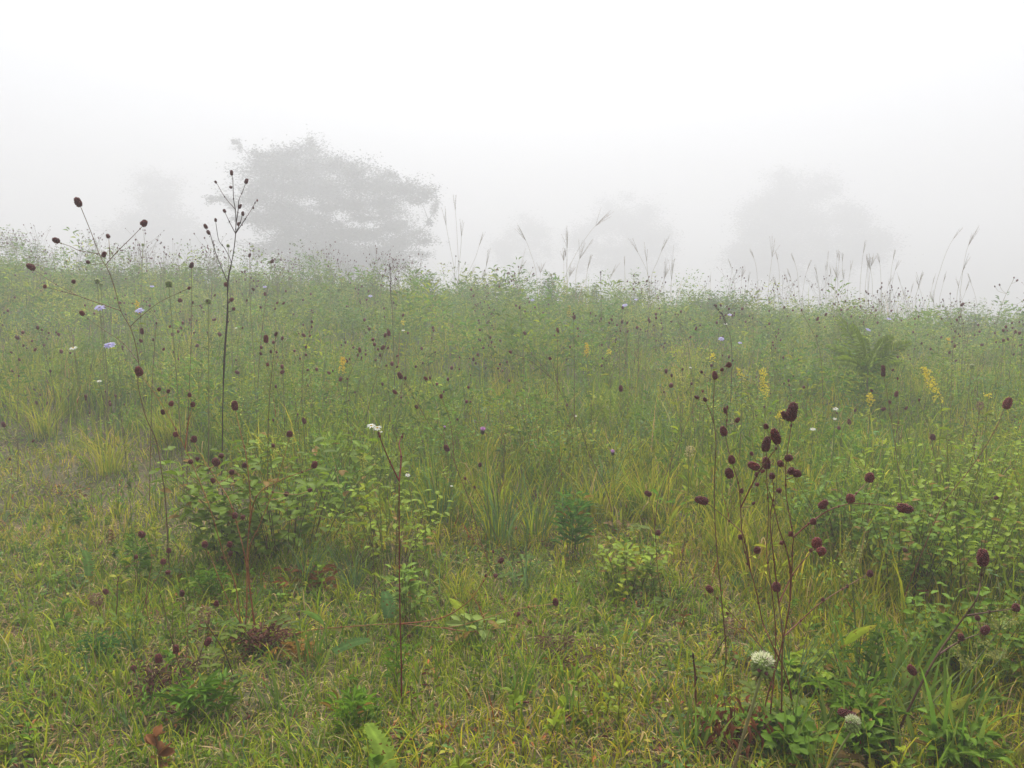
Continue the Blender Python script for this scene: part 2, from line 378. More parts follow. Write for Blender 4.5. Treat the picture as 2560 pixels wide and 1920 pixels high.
def herb_mass():
    """the dense fine-leaved herb layer of the mid meadow and crest"""
    g = Geo(); gs = Geo()
    for dens, y0, y1, nl, ls in ((90, 1.6, 3.0, 56, .017), (120, 3.0, 5.2, 56, .020), (85, 5.2, 7.4, 50, .024), (62, 7.4, 10.6, 42, .031), (42, 10.6, 14, 36, .040), (4, 14, 18, 26, .045)):
        x, y = field(dens, y0, y1); tl = tallness(x, y); d = vnoise(x, y, .55, 41) * .6 + vnoise(x, y, .2, 42) * .4
        near = (y < 3.4)
        gap = vnoise(x, y, .9, 77)
        k = (tl > .35) & (d + .35 * (y > 5) > .33) & (~near | (rng.uniform(0, 1, len(x)) < .55)) & (rng.uniform(0, 1, len(x)) < np.where(gap < .4, .6, 1)); x, y, tl = x[k], y[k], tl[k]
        n = len(x); big = vnoise(x, y, 1.1, 5)
        hts = (.13 + .27 * rng.beta(2, 2.5, n)) * (.28 + .5 * big + 1.25 * vnoise(x, y, .5, 90) ** 2 + .35 * (vnoise(x, y, .17, 92) > .72)) * (.55 + .45 * tl) * np.interp(y, [2, 5, 9, 13], [.75, 1.1, 1.25, 1.3])
        kinds = np.clip((vnoise(x, y, .45, 95) * 1.7 - .35) * 5 + rng.normal(0, .7, n), 0, 4).astype(int); cl = mixcol([G1, G3, (.12, .235, .022), G2, BLUEG], [3, 2.4, 3, 1.2, .5], n, .2) * (.8 + .45 * vnoise(x, y, .5, 91))[:, None]
        for i in range(n):
            h = hts[i]; z0 = gz(x[i], y[i]); az = rng.uniform(0, 6.28); ln = rng.uniform(0, .35)
            top = A((x[i] + math.cos(az) * ln * h, y[i] + math.sin(az) * ln * h, z0 + h)); b = A((x[i], y[i], z0))
            m = max(8, int(nl * (.5 + h * 1.6)))
            t = rng.uniform(.12, 1, m) ** .8
            sp_ = (.10 + .22 * h) * (1.15 - t) ** .6 * rng.uniform(.1, 1, m)
            if kinds[i] == 0: sp_ = sp_ * .45
            a2 = rng.uniform(0, 6.28, m)
            P = b + (top - b) * t[:, None] + np.stack([np.cos(a2) * sp_, np.sin(a2) * sp_, sp_ * .35], 1)
            D = np.stack([np.cos(a2), np.sin(a2), rng.uniform(-.2, .9, m)], 1)
            N = np.tile([0, 0, 1.], (m, 1)) + rng.normal(0, .5, (m, 3))
            L = ls * rng.uniform(.6, 1.3, m) * (1.25 if kinds[i] == 0 else 1); wd = L * (.22 if kinds[i] == 0 else (.6 if kinds[i] == 1 else .4))
            if kinds[i] == 4:
                m2 = max(6, m // 3); scatter(g, LT_LANCE, P[:m2], D[:m2] + A((0, 0, .3)), N[:m2], L[:m2] * 1.9, L[:m2] * .6, cl[i] * rng.uniform(.85, 1.25, (m2, 1)))
            else: scatter(g, LT_SMALL, P, D, N, L, wd, cl[i] * rng.uniform(.75, 1.25, (m, 1)), tris=LT_SMALL_T)
            if i % 2 == 0 and y0 < 7:
                tube(gs, [b, (b + top) / 2 + A((.01, 0, 0)), top], .0016, .0007, (.11, .06, .03) if rng.uniform() < .5 else (.12, .14, .04), sides=3)
    o = g.build('meadow_herbs', M_LEAF); tag(o, 'dense fine-leaved green herbs merging into one mass up to the misty crest', 'herbs', kind='stuff')
    o = gs.build('herb_stems', M_STEM); tag(o, 'thin brownish herb stems standing among the fine green leaves', 'stems', kind='stuff')

def dry_haze_of_stalks():
    """uncountable hair-thin dry panicles above the crest and wiry reddish stems in the meadow"""
    g = Geo()
    x, y = field(26, 2.7, 6); x2, y2 = field(16, 6, 16); x = np.concatenate([x, x2]); y = np.concatenate([y, y2])
    k = (vnoise(x, y, 1.2, 61) > .42) & (tallness(x, y) > .45); x, y = x[k], y[k]
    for i in range(len(x)):
        h = rng.uniform(.25, .55) if y[i] > 5 else rng.uniform(.18, .38)
        z0 = gz(x[i], y[i]); az = rng.uniform(0, 6.28); ln = rng.uniform(0, .3) * h
        c = mixcol([(.15, .055, .03), (.20, .15, .08), (.24, .20, .10), (.10, .05, .035)], [2, 2, 2, 1], 1)[0]
        r = (.0011 if c[0] < .18 else .0007) + .0001 * y[i]
        p = [(x[i], y[i], z0), (x[i] + math.cos(az) * ln * .4, y[i] + math.sin(az) * ln * .4, z0 + h * .6), (x[i] + math.cos(az) * ln, y[i] + math.sin(az) * ln, z0 + h)]
        tube(g, p, r, r * .6, c, sides=3)
        if rng.uniform() < .55:
            m = int(rng.integers(4, 9)); t = rng.uniform(.55, 1, m); P = A(p[0]) + (A(p[2]) - A(p[0])) * t[:, None]
            scatter(g, LT_SMALL, P, rdir(m, .2, .9), rdir(m), .035 * rng.uniform(.5, 1.4, m), .002 + .0002 * y[i], c, tris=LT_SMALL_T)
    o = g.build('dry_grass_stalks', M_DRY); tag(o, 'hair-thin reddish and straw stalks rising through the meadow', 'grass stalks', kind='stuff')

build_grass(); build_groundcover(); herb_mass(); dry_haze_of_stalks()

# ------------------------------------------------------------------ burnet plants
def head_geo(g, c, ax, L, W, lumps=90, col=MAROON):
    c = A(c); ax = unit(A(ax)); ref = A((.2, 1, .1)) if abs(ax[1]) < .9 else A((1, 0, 0))
    S = unit(np.cross(ax, ref)); U = np.cross(S, ax)
    # core
    nr, ns = 6, 8; V = []; Q = []
    for i in range(nr + 1):
        t = i / nr; a = math.pi * t; rr = math.sin(a) ** .7 * W * .44 * (1 + .12 * math.cos(a)); zz = -math.cos(a) * L * .47
        for k in range(ns):
            b = 2 * math.pi * k / ns; V.append(c + ax * zz + (S * math.cos(b) + U * math.sin(b)) * rr)
    for i in range(nr):
        for k in range(ns): Q.append((i * ns + k, i * ns + (k + 1) % ns, (i + 1) * ns + (k + 1) % ns, (i + 1) * ns + k))
    g.add(V, A(col) * .8, quads=Q)
    if lumps:
        i = np.arange(lumps) + .5; t = i / lumps; ph = np.arccos(1 - 2 * t); b = i * 2.39996 + rng.normal(0, .12, lumps)
        rr = np.sin(ph) ** .7 * W * .46 * (1 - .12 * np.cos(ph) * -1); zz = -np.cos(ph) * L * .48
        n = unit(S[None] * (np.cos(b) * np.sin(ph))[:, None] + U[None] * (np.sin(b) * np.sin(ph))[:, None] - ax[None] * (np.cos(ph) * .6)[:, None])
        P = c + ax[None] * zz[:, None] + (S[None] * np.cos(b)[:, None] + U[None] * np.sin(b)[:, None]) * rr[:, None]
        s = W * .125 * rng.uniform(.8, 1.25, lumps)
        octa = np.array([(1, 0, 0), (0, 1, 0), (-1, 0, 0), (0, -1, 0), (0, 0, 1.25), (0, 0, -.6)], float)
        X = unit(np.cross(n, A((.3, .5, .8)))); Y = np.cross(n, X)
        VV = P[:, None] + (X[:, None] * octa[None, :, 0:1] + Y[:, None] * octa[None, :, 1:2] + n[:, None] * octa[None, :, 2:3]) * s[:, None, None]
        F_ = np.array([(0, 1, 4), (1, 2, 4), (2, 3, 4), (3, 0, 4), (1, 0, 5), (2, 1, 5), (3, 2, 5), (0, 3, 5)])
        cc = A(col)[None] * rng.uniform(.75, 1.7, (lumps, 1)); cc[rng.uniform(0, 1, lumps) < .06] = (.16, .05, .06)
        g.add(VV.reshape(-1, 3), np.repeat(cc, 6, 0), tris=(F_[None] + (np.arange(lumps) * 6)[:, None, None]).reshape(-1, 3))
def low_head(g, c, ax, L, W, col=MAROON):
    c = A(c); ax = unit(A(ax)); S = unit(np.cross(ax, A((.2, 1, .1)))); U = np.cross(S, ax)
    V = [c - ax * L / 2]; T = []; Q = []
    for zz, rr in ((-.3, .4), (0.05, .5), (.33, .36)):
        for k in range(6):
            b = k * math.pi / 3 + zz; V.append(c + ax * zz * L + (S * math.cos(b) + U * math.sin(b)) * rr * W * rng.uniform(.85, 1.15))
    V.append(c + ax * L / 2)
    for k in range(6):
        T += [(0, 1 + (k + 1) % 6, 1 + k), (19, 13 + k, 13 + (k + 1) % 6)]
        for r in (0, 1): Q.append((1 + 6 * r + k, 1 + 6 * r + (k + 1) % 6, 7 + 6 * r + (k + 1) % 6, 7 + 6 * r + k))
    g.add(V, A(col), tris=T, quads=Q)

def pinnate_leaf(g, base, d, L, n, leafl, col, lt=LT_OVAL):
    base = A(base); d = unit(A(d)); pts = [base + d * L * t + A((0, 0, -.35 * L * t * t)) for t in np.linspace(0, 1, 6)]
    tube(g, pts, .0012, .0006, A(col) * .9, sides=3)
    side = unit(np.cross(d, A((0, 0, 1))))
    P = []; D = []
    for k in range(n):
        t = .3 + .65 * k / max(1, n - 1); p = base + d * L * t + A((0, 0, -.35 * L * t * t))
        for s in (-1, 1): P.append(p); D.append(side * s + d * .45 + A((0, 0, rng.uniform(-.2, .2))))
    P.append(pts[-1]); D.append(d + A((0, 0, -.4)))
    m = len(P); scatter(g, lt, P, D, np.tile([0, 0, 1.], (m, 1)) + rng.normal(0, .2, (m, 3)), leafl * rng.uniform(.8, 1.15, m), leafl * .55, A(col) * rng.uniform(.85, 1.15, (m, 1)))

def burnet(label, Y, base_px, stems, heads, scol=RED, tcol=(.20, .17, .05), r=.0022, group='great burnet plants', jit=.06, leaves=2, dz=None):
    """stems: polylines in photo pixels, root end first, each at its own depth; heads: (px,py,len_px[,wid_px[,angle]])"""
    b = base_at(base_px, Y)
    root = thing('burnet_plant', label, 'wildflower', b, group)
    R = random.Random(hash((base_px, int(Y * 100))) & 0xffff)
    paths = []
    for k, pl in enumerate(stems):
        dd = R.uniform(-jit, jit) * Y * (1 if k else .3); n = len(pl)
        P = []
        for i, p in enumerate(pl):
            f = i / (n - 1); yy = Y + dd * f + (R.uniform(-.01, .01) * Y if 0 < i else 0)
            P.append(A(at(p[0], p[1], yy)))
        if P[0][2] > gz(P[0][0], P[0][1]) + .02 and k == 0 or (abs(pl[0][0] - base_px) < 60 and P[0][2] < b.z + .25):
            P[0] = P[0]; P.insert(0, A((b.x + (P[0][0] - b.x) * .6, P[0][1], gz(P[0][0], P[0][1]) - .01)))
        elif k > 0 and paths:
            # branch: root it on the nearest point of an earlier stem
            best = None
            for q in paths:
                for v in q[::2]:
                    # distance in the picture plane dominates, so real joints are found
                    e = math.hypot(v[0] - P[0][0], v[2] - P[0][2]) + .15 * abs(v[1] - P[0][1])
                    if best is None or e < best[0]: best = (e, v)
            off = best[1] - P[0]
            for i in range(len(P)): P[i] = P[i] + off * (1 - i / (len(P) - 1)) ** 1.0
        paths.append(smooth_path(P, 5))
    g = Geo()
    for k, q in enumerate(paths):
        f = 1 if k == 0 else .72
        tube(g, q, r * f, r * f * .5, scol, tuple(.55 * a + .45 * c for a, c in zip(scol, tcol)), 6)
        # swollen joints
        for v in q[5::9]: low_head(g, v, (0, 0, 1), r * 3.2, r * 2.1, A(scol) * .8)
    allp = [v for q in paths for v in q]
    items = []
    for hd in heads:
        px, py, L = hd[:3]; W = hd[3] if len(hd) > 3 else L * .68
        best = None
        for v in allp:      # nearest stem point below the head
            d = H0; t = v[1]; u = (v[0]) ; 
            c = at(px, py, v[1]); e = math.hypot(c.x - v[0], c.z - v[2]); up = c.z - v[2]
            cost = e + (.12 if up < -.004 else 0) + (.5 * max(0, abs(c.x - v[0]) * .8 - up) if up > -.004 else 0)
            if best is None or cost < best[0]: best = (cost, v, e)
        v = best[1]; yy = v[1] + R.uniform(-.35, .35) * best[2]
        c = A(at(px, py, yy)); Lm = msize(L, yy) ; Wm = msize(W, yy)
        if best[2] > Lm * .62:
            d0 = c - v; mid = v + d0 * .5 + A((d0[0] * .12, 0, -abs(d0[0]) * .10)); ax = unit(c - mid); ax = unit(ax + A((0, 0, .35)))
            e = c - ax * Lm * .45
            tube(g, smooth_path([v, mid, e], 4), r * .42, r * .36, scol if L > 16 else tuple(.6 * a + .4 * b_ for a, b_ in zip(scol, tcol)), tcol, 4)
        else: ax = unit(A((R.uniform(-.3, .3), R.uniform(-.3, .3), 1)))
        if len(hd) > 4:
            an = math.radians(hd[4]); ax = A((math.cos(an), .15, math.sin(an)))
        items.append((c, ax, Lm, Wm, L))
    g.build('stem', M_STEM, root, b)
    for c, ax, Lm, Wm, L in items:
        h = Geo(); colh = A(MAROON) * R.uniform(.8, 1.25) * (A((1.15, 1, .9)) if R.random() < .3 else 1)
        head_geo(h, c, ax, Lm * .95, Wm * .93, 110 if L > 20 else (70 if L > 13 else 36), colh)
        h.build('flower_head', M_HEAD, root, b, smooth=False)
    if leaves:
        for k in range(leaves):
            lg = Geo(); a = R.uniform(0, 6.28); pinnate_leaf(lg, (b.x, b.y, b.z + R.uniform(.01, .06)), (math.cos(a), math.sin(a), .7), R.uniform(.12, .2), 4, R.uniform(.022, .034), mixcol([(.085, .14, .012), (.12, .17, .015), (.16, .10, .03)], [3, 3, 1], 1)[0])
            lg.build('leaf', M_LEAF, root, b)
    return root
BN = 'great burnet plants'
burnet('largest burnet, a dozen stems with many maroon heads behind the white seed head', 1.65, 1950,
  [[(1950, 1850), (1955, 1648), (1957, 1595), (1947, 1508)],
   [(1885, 1860), (1880, 1759), (1919, 1627), (1947, 1508), (1957, 1420), (1962, 1357), (1967, 1335), (1958, 1265), (1955, 1220), (1959, 1149), (1975, 1062), (1978, 1048)],
   [(1967, 1335), (2007, 1303), (2059, 1271), (2094, 1261), (2129, 1256), (2195, 1261), (2242, 1267)],
   [(2129, 1256), (2145, 1232), (2165, 1208)],
   [(1992, 1870), (1971, 1707), (1930, 1610), (1906, 1553), (1890, 1475), (1868, 1400), (1856, 1347), (1848, 1222), (1836, 1175), (1828, 1149), (1815, 1095), (1818, 1040)],
   [(1860, 1870), (1875, 1760), (1892, 1660), (1901, 1557), (1896, 1450), (1894, 1375), (1906, 1288), (1909, 1178), (1916, 1130)],
   [(1906, 1288), (1930, 1200), (1942, 1150), (1945, 1115)],
   [(1906, 1450), (1884, 1370), (1868, 1340), (1822, 1300), (1773, 1261)],
   [(1890, 1680), (1884, 1620), (1828, 1543), (1781, 1483)],
   [(1947, 1508), (1981, 1438), (2023, 1385), (2038, 1368)],
   [(1957, 1595), (2000, 1555), (2048, 1511), (2118, 1466), (2165, 1438)],
   [(1947, 1508), (1935, 1400), (1925, 1300), (1935, 1240), (1930, 1192)],
   [(1981, 1438), (1965, 1370), (1950, 1330), (1930, 1250), (1912, 1200)],
   [(1995, 1500), (1985, 1430), (1966, 1375)],
   [(2010, 1900), (2003, 1829), (1999, 1683)]],
  [(1980, 1030, 52, 27, 75), (1961, 1038, 24, 15), (1809, 1078, 26, 18), (1813, 1026, 18, 10), (1818, 1018, 9), (1844, 1050, 15, 11), (1823, 1183, 27, 21, 110), (1829, 1149, 22, 17), (1854, 1227, 14), (2263, 1271, 45, 24, -12), (2174, 1194, 25, 22), (2126, 1246, 22, 21), (2058, 1261, 29, 19, 35), (2033, 1304, 17, 16), (1977, 1335, 14, 13), (1916, 1110, 42, 21, 75), (1939, 1091, 42, 23, 108), (1916, 1158, 31, 20, 95), (1884, 1165, 31, 20, 155), (1915, 1066, 14, 13), (1879, 1134, 12, 10), (1951, 1159, 17, 16), (1972, 1145, 21, 17, 0), (1978, 1177, 20, 18), (1993, 1184, 22, 19, -15), (1891, 1185, 12), (1907, 1178, 13), (1930, 1190, 16, 15), (1893, 1211, 11, 11), (1948, 1226, 13, 13), (1884, 1258, 11), (1754, 1251, 35, 20, 168), (1774, 1473, 21, 16, 130), (1818, 1533, 10), (2042, 1357, 27, 25), (2054, 1378, 22, 21), (2027, 1376, 11, 10), (1941, 1467, 24, 22), (1851, 1343, 14, 12), (1893, 1375, 18, 17), (1954, 1357, 12, 11), (2118, 1466, 11, 9), (2175, 1434, 19, 16), (2057, 1499, 12, 10), (1868, 1410, 8)],
  scol=(.16, .038, .022), r=.0023, leaves=6)
burnet('slim burnet stem with paired small heads just left of the largest burnet', 1.9, 1815,
  [[(1815, 1650), (1803, 1490), (1789, 1335), (1786, 1207), (1790, 1106), (1783, 1034), (1787, 950)],
   [(1784, 1060), (1775, 1030), (1763, 1003)]],
  [(1787, 938, 22, 13, 100), (1805, 924, 10, 9), (1822, 912, 14, 13), (1742, 993, 13, 10, 150), (1763, 999, 13, 10, 130), (1754, 930, 8, 8)], scol=(.13, .035, .02), r=.0016)
burnet('tall dark burnet rising above the crest on the left, its heads against the tree', 3.2, 556,
  [[(556, 1230), (556, 1085), (558, 980), (565, 850), (570, 780), (569, 705), (582, 641), (589, 584), (589, 531), (584, 497), (582, 445)],
   [(566, 705), (541, 641), (527, 589)], [(549, 1000), (552, 900), (560, 800), (563, 760), (568, 690), (575, 655), (560, 620), (546, 600), (540, 560)],
   [(589, 560), (594, 530), (597, 500), (606, 480), (614, 458)], [(588, 590), (600, 560), (605, 540)], [(585, 520), (560, 490), (543, 460)], [(586, 575), (572, 550), (563, 532)], [(592, 580), (615, 545), (628, 525), (640, 503)]],
  [(579, 432, 14, 8, 95), (539, 455, 8, 6), (577, 468, 8, 7), (616, 453, 14, 9, 70), (600, 516, 13, 8, 65), (561, 527, 10, 8, 120), (607, 534, 12, 8), (596, 560, 10, 8), (539, 550, 10, 7), (605, 562, 5), (514, 566, 14, 9, 120), (521, 581, 13, 9, 115), (633, 519, 7), (643, 501, 6), (565, 711, 12, 11), (573, 755, 6), (579, 749, 12, 10), (584, 772, 9, 9)],
  scol=(.045, .02, .018), tcol=(.07, .05, .035), r=.0028, leaves=2)
burnet('burnet at the far left whose forked top holds three large heads against the fog', 2.55, 425,
  [[(430, 1500), (414, 1257), (405, 1185), (391, 1104), (367, 1049), (356, 1011), (345, 960), (347, 907), (330, 829), (302, 777), (289, 728), (271, 676), (252, 644), (231, 589), (203, 520)],
   [(271, 676), (298, 638), (330, 600), (356, 566)], [(298, 638), (285, 615), (272, 596)], [(252, 644), (203, 633), (175, 618), (148, 607)],
   [(302, 777), (213, 746), (185, 734), (130, 705), (87, 676)], [(330, 829), (355, 800), (400, 760), (465, 724)], [(185, 734), (150, 726), (116, 718)],
   [(347, 907), (310, 860), (260, 825), (210, 790)]],
  [(195, 505, 25, 16, 115), (360, 558, 18, 15, 50), (270, 590, 12, 10, 120), (260, 636, 15, 11), (140, 601, 19, 14, 155), (77, 667, 23, 15, 150), (112, 716, 11, 9), (184, 704, 11, 10), (220, 655, 11, 9), (473, 720, 9, 8), (205, 783, 14, 11, 130)],
  scol=(.13, .06, .03), r=.0020)
burnet('red-stemmed burnet in front of the leafy bush, dark heads spread all around it', 2.1, 610,
  [[(608, 1660), (612, 1600), (617, 1499), (618, 1379), (626, 1260), (616, 1145), (602, 1084), (590, 1032)],
   [(605, 1590), (597, 1514), (585, 1451), (557, 1379), (521, 1260), (463, 1121), (405, 1011), (356, 942)],
   [(617, 1420), (600, 1340), (576, 1257), (547, 1208), (510, 1150), (487, 1108)],
   [(620, 1400), (650, 1310), (690, 1210), (722, 1100)],
   [(603, 1560), (570, 1500), (545, 1440), (530, 1400), (514, 1370)],
   [(608, 1640), (747, 1582), (879, 1566), (998, 1560), (1129, 1568), (1276, 1526), (1380, 1510)],
   [(1129, 1568), (1200, 1578), (1300, 1560)], [(998, 1552), (1100, 1540), (1170, 1500), (1215, 1440), (1235, 1410)],
   [(463, 1121), (470, 1060), (480, 1020)], [(620, 1330), (640, 1240), (700, 1200), (770, 1175)]],
  [(587, 1014, 26, 16, 98), (347, 928, 25, 18, 110), (439, 1086, 14, 13), (485, 1098, 18, 15), (476, 1154, 13, 12), (493, 1147, 11, 10), (540, 1155, 21, 18, 130), (553, 1139, 13, 13), (579, 1180, 14, 13), (611, 1163, 14, 12), (532, 1201, 14, 12), (407, 1030, 15, 10), (428, 1009, 14, 12), (421, 978, 11, 9), (398, 973, 11, 10), (474, 987, 13, 10), (482, 1011, 14, 12), (724, 1085, 17, 15), (683, 1114, 11, 10), (786, 1162, 19, 15, 70), (775, 1225, 12, 11), (716, 1235, 13, 12), (512, 1361, 17, 15), (574, 1361, 15, 14), (576, 1384, 13, 12), (556, 1394, 9), (587, 1289, 16, 14), (607, 1293, 13, 12), (541, 1511, 15, 11), (1389, 1505, 21, 15), (1293, 1536, 15, 12, 10), (1324, 1555, 15, 11), (1022, 1591, 12, 10), (1253, 1401, 17, 13), (1233, 1379, 9), (1239, 1439, 12, 11), (1214, 1439, 9)],
  scol=(.25, .07, .025), r=.0025, tcol=(.42, .33, .08), leaves=3)
burnet('leaning reddish burnet low on the left with a cluster of small heads at its tip', 2.1, 330,
  [[(335, 1640), (365, 1500), (395, 1440), (422, 1385)], [(365, 1500), (380, 1400), (364, 1345)], [(350, 1580), (420, 1530), (455, 1495)]],
  [(354, 1336, 19, 16, 150), (422, 1376, 14, 12), (408, 1404, 15, 14), (420, 1431, 13, 12), (455, 1483, 18, 13)], scol=(.24, .09, .04), r=.0018)
burnet('two short dark-stemmed burnets with low heads beside the tawny seed heads', 1.78, 440,
  [[(470, 1760), (455, 1690), (430, 1600), (410, 1520), (395, 1470)], [(475, 1760), (462, 1680), (470, 1580), (455, 1500)], [(530, 1700), (530, 1640), (538, 1530)], [(455, 1690), (420, 1680), (345, 1672)]],
  [(440, 1623, 24, 15), (396, 1646, 25, 18, 100), (334, 1670, 15, 14), (520, 1604, 24, 16, 60), (347, 1697, 10), (541, 1508, 14, 11)], scol=(.10, .03, .02), r=.0016, leaves=3)
burnet('leaning burnet crossing left of centre, three long heads along its reddish stem', 2.6, 1245,
  [[(1248, 1500), (1240, 1459), (1225, 1415), (1197, 1340), (1177, 1260), (1152, 1197), (1132, 1145), (1109, 1095), (1074, 1061), (1045, 1011), (1010, 951)],
   [(1132, 1145), (1125, 1060), (1110, 1010), (1077, 950)], [(1300, 1450), (1240, 1340), (1190, 1225), (1120, 1200)]],
  [(1000, 939, 20, 12, 120), (1013, 945, 9, 8), (987, 980, 14, 9, 140), (1041, 1017, 12, 9), (1116, 1120, 19, 13, 120), (1064, 946, 13, 9), (1103, 991, 13, 9), (1075, 945, 8), (1163, 1196, 9), (1187, 1218, 9), (1200, 1162, 13, 10)], scol=(.17, .04, .025), r=.0018)
burnet('straight bare red stem standing alone in the foreground, forked at its top', 1.72, 1002,
  [[(1000, 1870), (1001, 1817), (1004, 1697), (1000, 1538), (998, 1340), (998, 1202)], [(998, 1202), (975, 1155), (955, 1107), (948, 1087)], [(998, 1202), (1003, 1142), (998, 1110), (1007, 1088)]],
  [(947, 1083, 8, 6), (1007, 1085, 5, 4)], scol=(.19, .022, .02), tcol=(.13, .05, .03), r=.0026, leaves=0)
burnet('burnet in the lower right corner, dark slanting stem with one stout upright head', 1.6, 2215,
  [[(2195, 1935), (2268, 1780), (2330, 1660), (2390, 1570), (2440, 1500), (2452, 1450), (2455, 1418)], [(2405, 1550), (2470, 1535), (2535, 1522)], [(2350, 1640), (2400, 1605), (2460, 1580)]],
  [(2457, 1394, 46, 28, 88), (2540, 1519, 21, 19), (2463, 1575, 26, 20, 45), (2403, 1593, 20, 16), (2444, 1545, 15, 13)], scol=(.07, .022, .018), r=.003, leaves=3)
burnet('low burnet on the lower right with a single oval head on a pinkish stalk', 1.62, 2420,
  [[(2480, 1925), (2410, 1870), (2350, 1780), (2290, 1690)]], [(2280, 1675, 29, 20, 125)], scol=(.17, .07, .05), r=.0013, leaves=0)
burnet('drooping burnet whose long head lies against the small green seed head', 1.55, 2500,
  [[(2540, 1940), (2480, 1915), (2300, 1850), (2153, 1801)]], [(2118, 1786, 52, 24, 165)], scol=(.22, .20, .06), tcol=(.24, .22, .06), r=.0014, leaves=0)
burnet('red-stemmed burnet leaning right beside the broad bush clover', 2.3, 2238,
  [[(2225, 1640), (2235, 1560), (2265, 1480), (2310, 1370), (2358, 1260), (2420, 1180), (2480, 1090), (2510, 1025)]],
  [(2519, 1008, 31, 20, 65), (2491, 1244, 14, 10), (2262, 1375, 13, 11)], scol=(.20, .03, .025), r=.0017)
burnet('thin vertical burnet stem right of centre with one round head at its tip', 2.4, 1690,
  [[(1695, 1700), (1668, 1540), (1646, 1440), (1638, 1330), (1632, 1280), (1622, 1240)]], [(1620, 1234, 19, 14, 150), (1645, 1332, 14, 13)], scol=(.13, .03, .022), r=.0015)
burnet('long bare-looking burnet stem slanting across the centre with tiny paired heads', 3.1, 1520,
  [[(1530, 1290), (1513, 1219), (1473, 1135), (1453, 1074), (1424, 1022), (1380, 947), (1308, 860)], [(1380, 947), (1330, 905), (1280, 882)], [(1396, 968), (1385, 920), (1376, 902)]],
  [(1276, 880, 10, 8, 150), (1375, 896, 10, 8, 120), (1307, 897, 4)], scol=(.14, .06, .04), r=.0018)
burnet('slanting red burnet stem between the thistle and the slim paired-head burnet', 3.0, 1640,
  [[(1640, 1290), (1647, 1239), (1687, 1129), (1720, 1050), (1754, 984)]], [(1757, 978, 7, 6)], scol=(.18, .05, .03), r=.0016)
burnet('burnet in the centre with one dark egg-shaped head over green grass', 3.3, 1575,
  [[(1580, 1250), (1570, 1100), (1560, 1020), (1554, 985)]], [(1552, 971, 18, 11, 95)], scol=(.18, .17, .06), r=.0014)

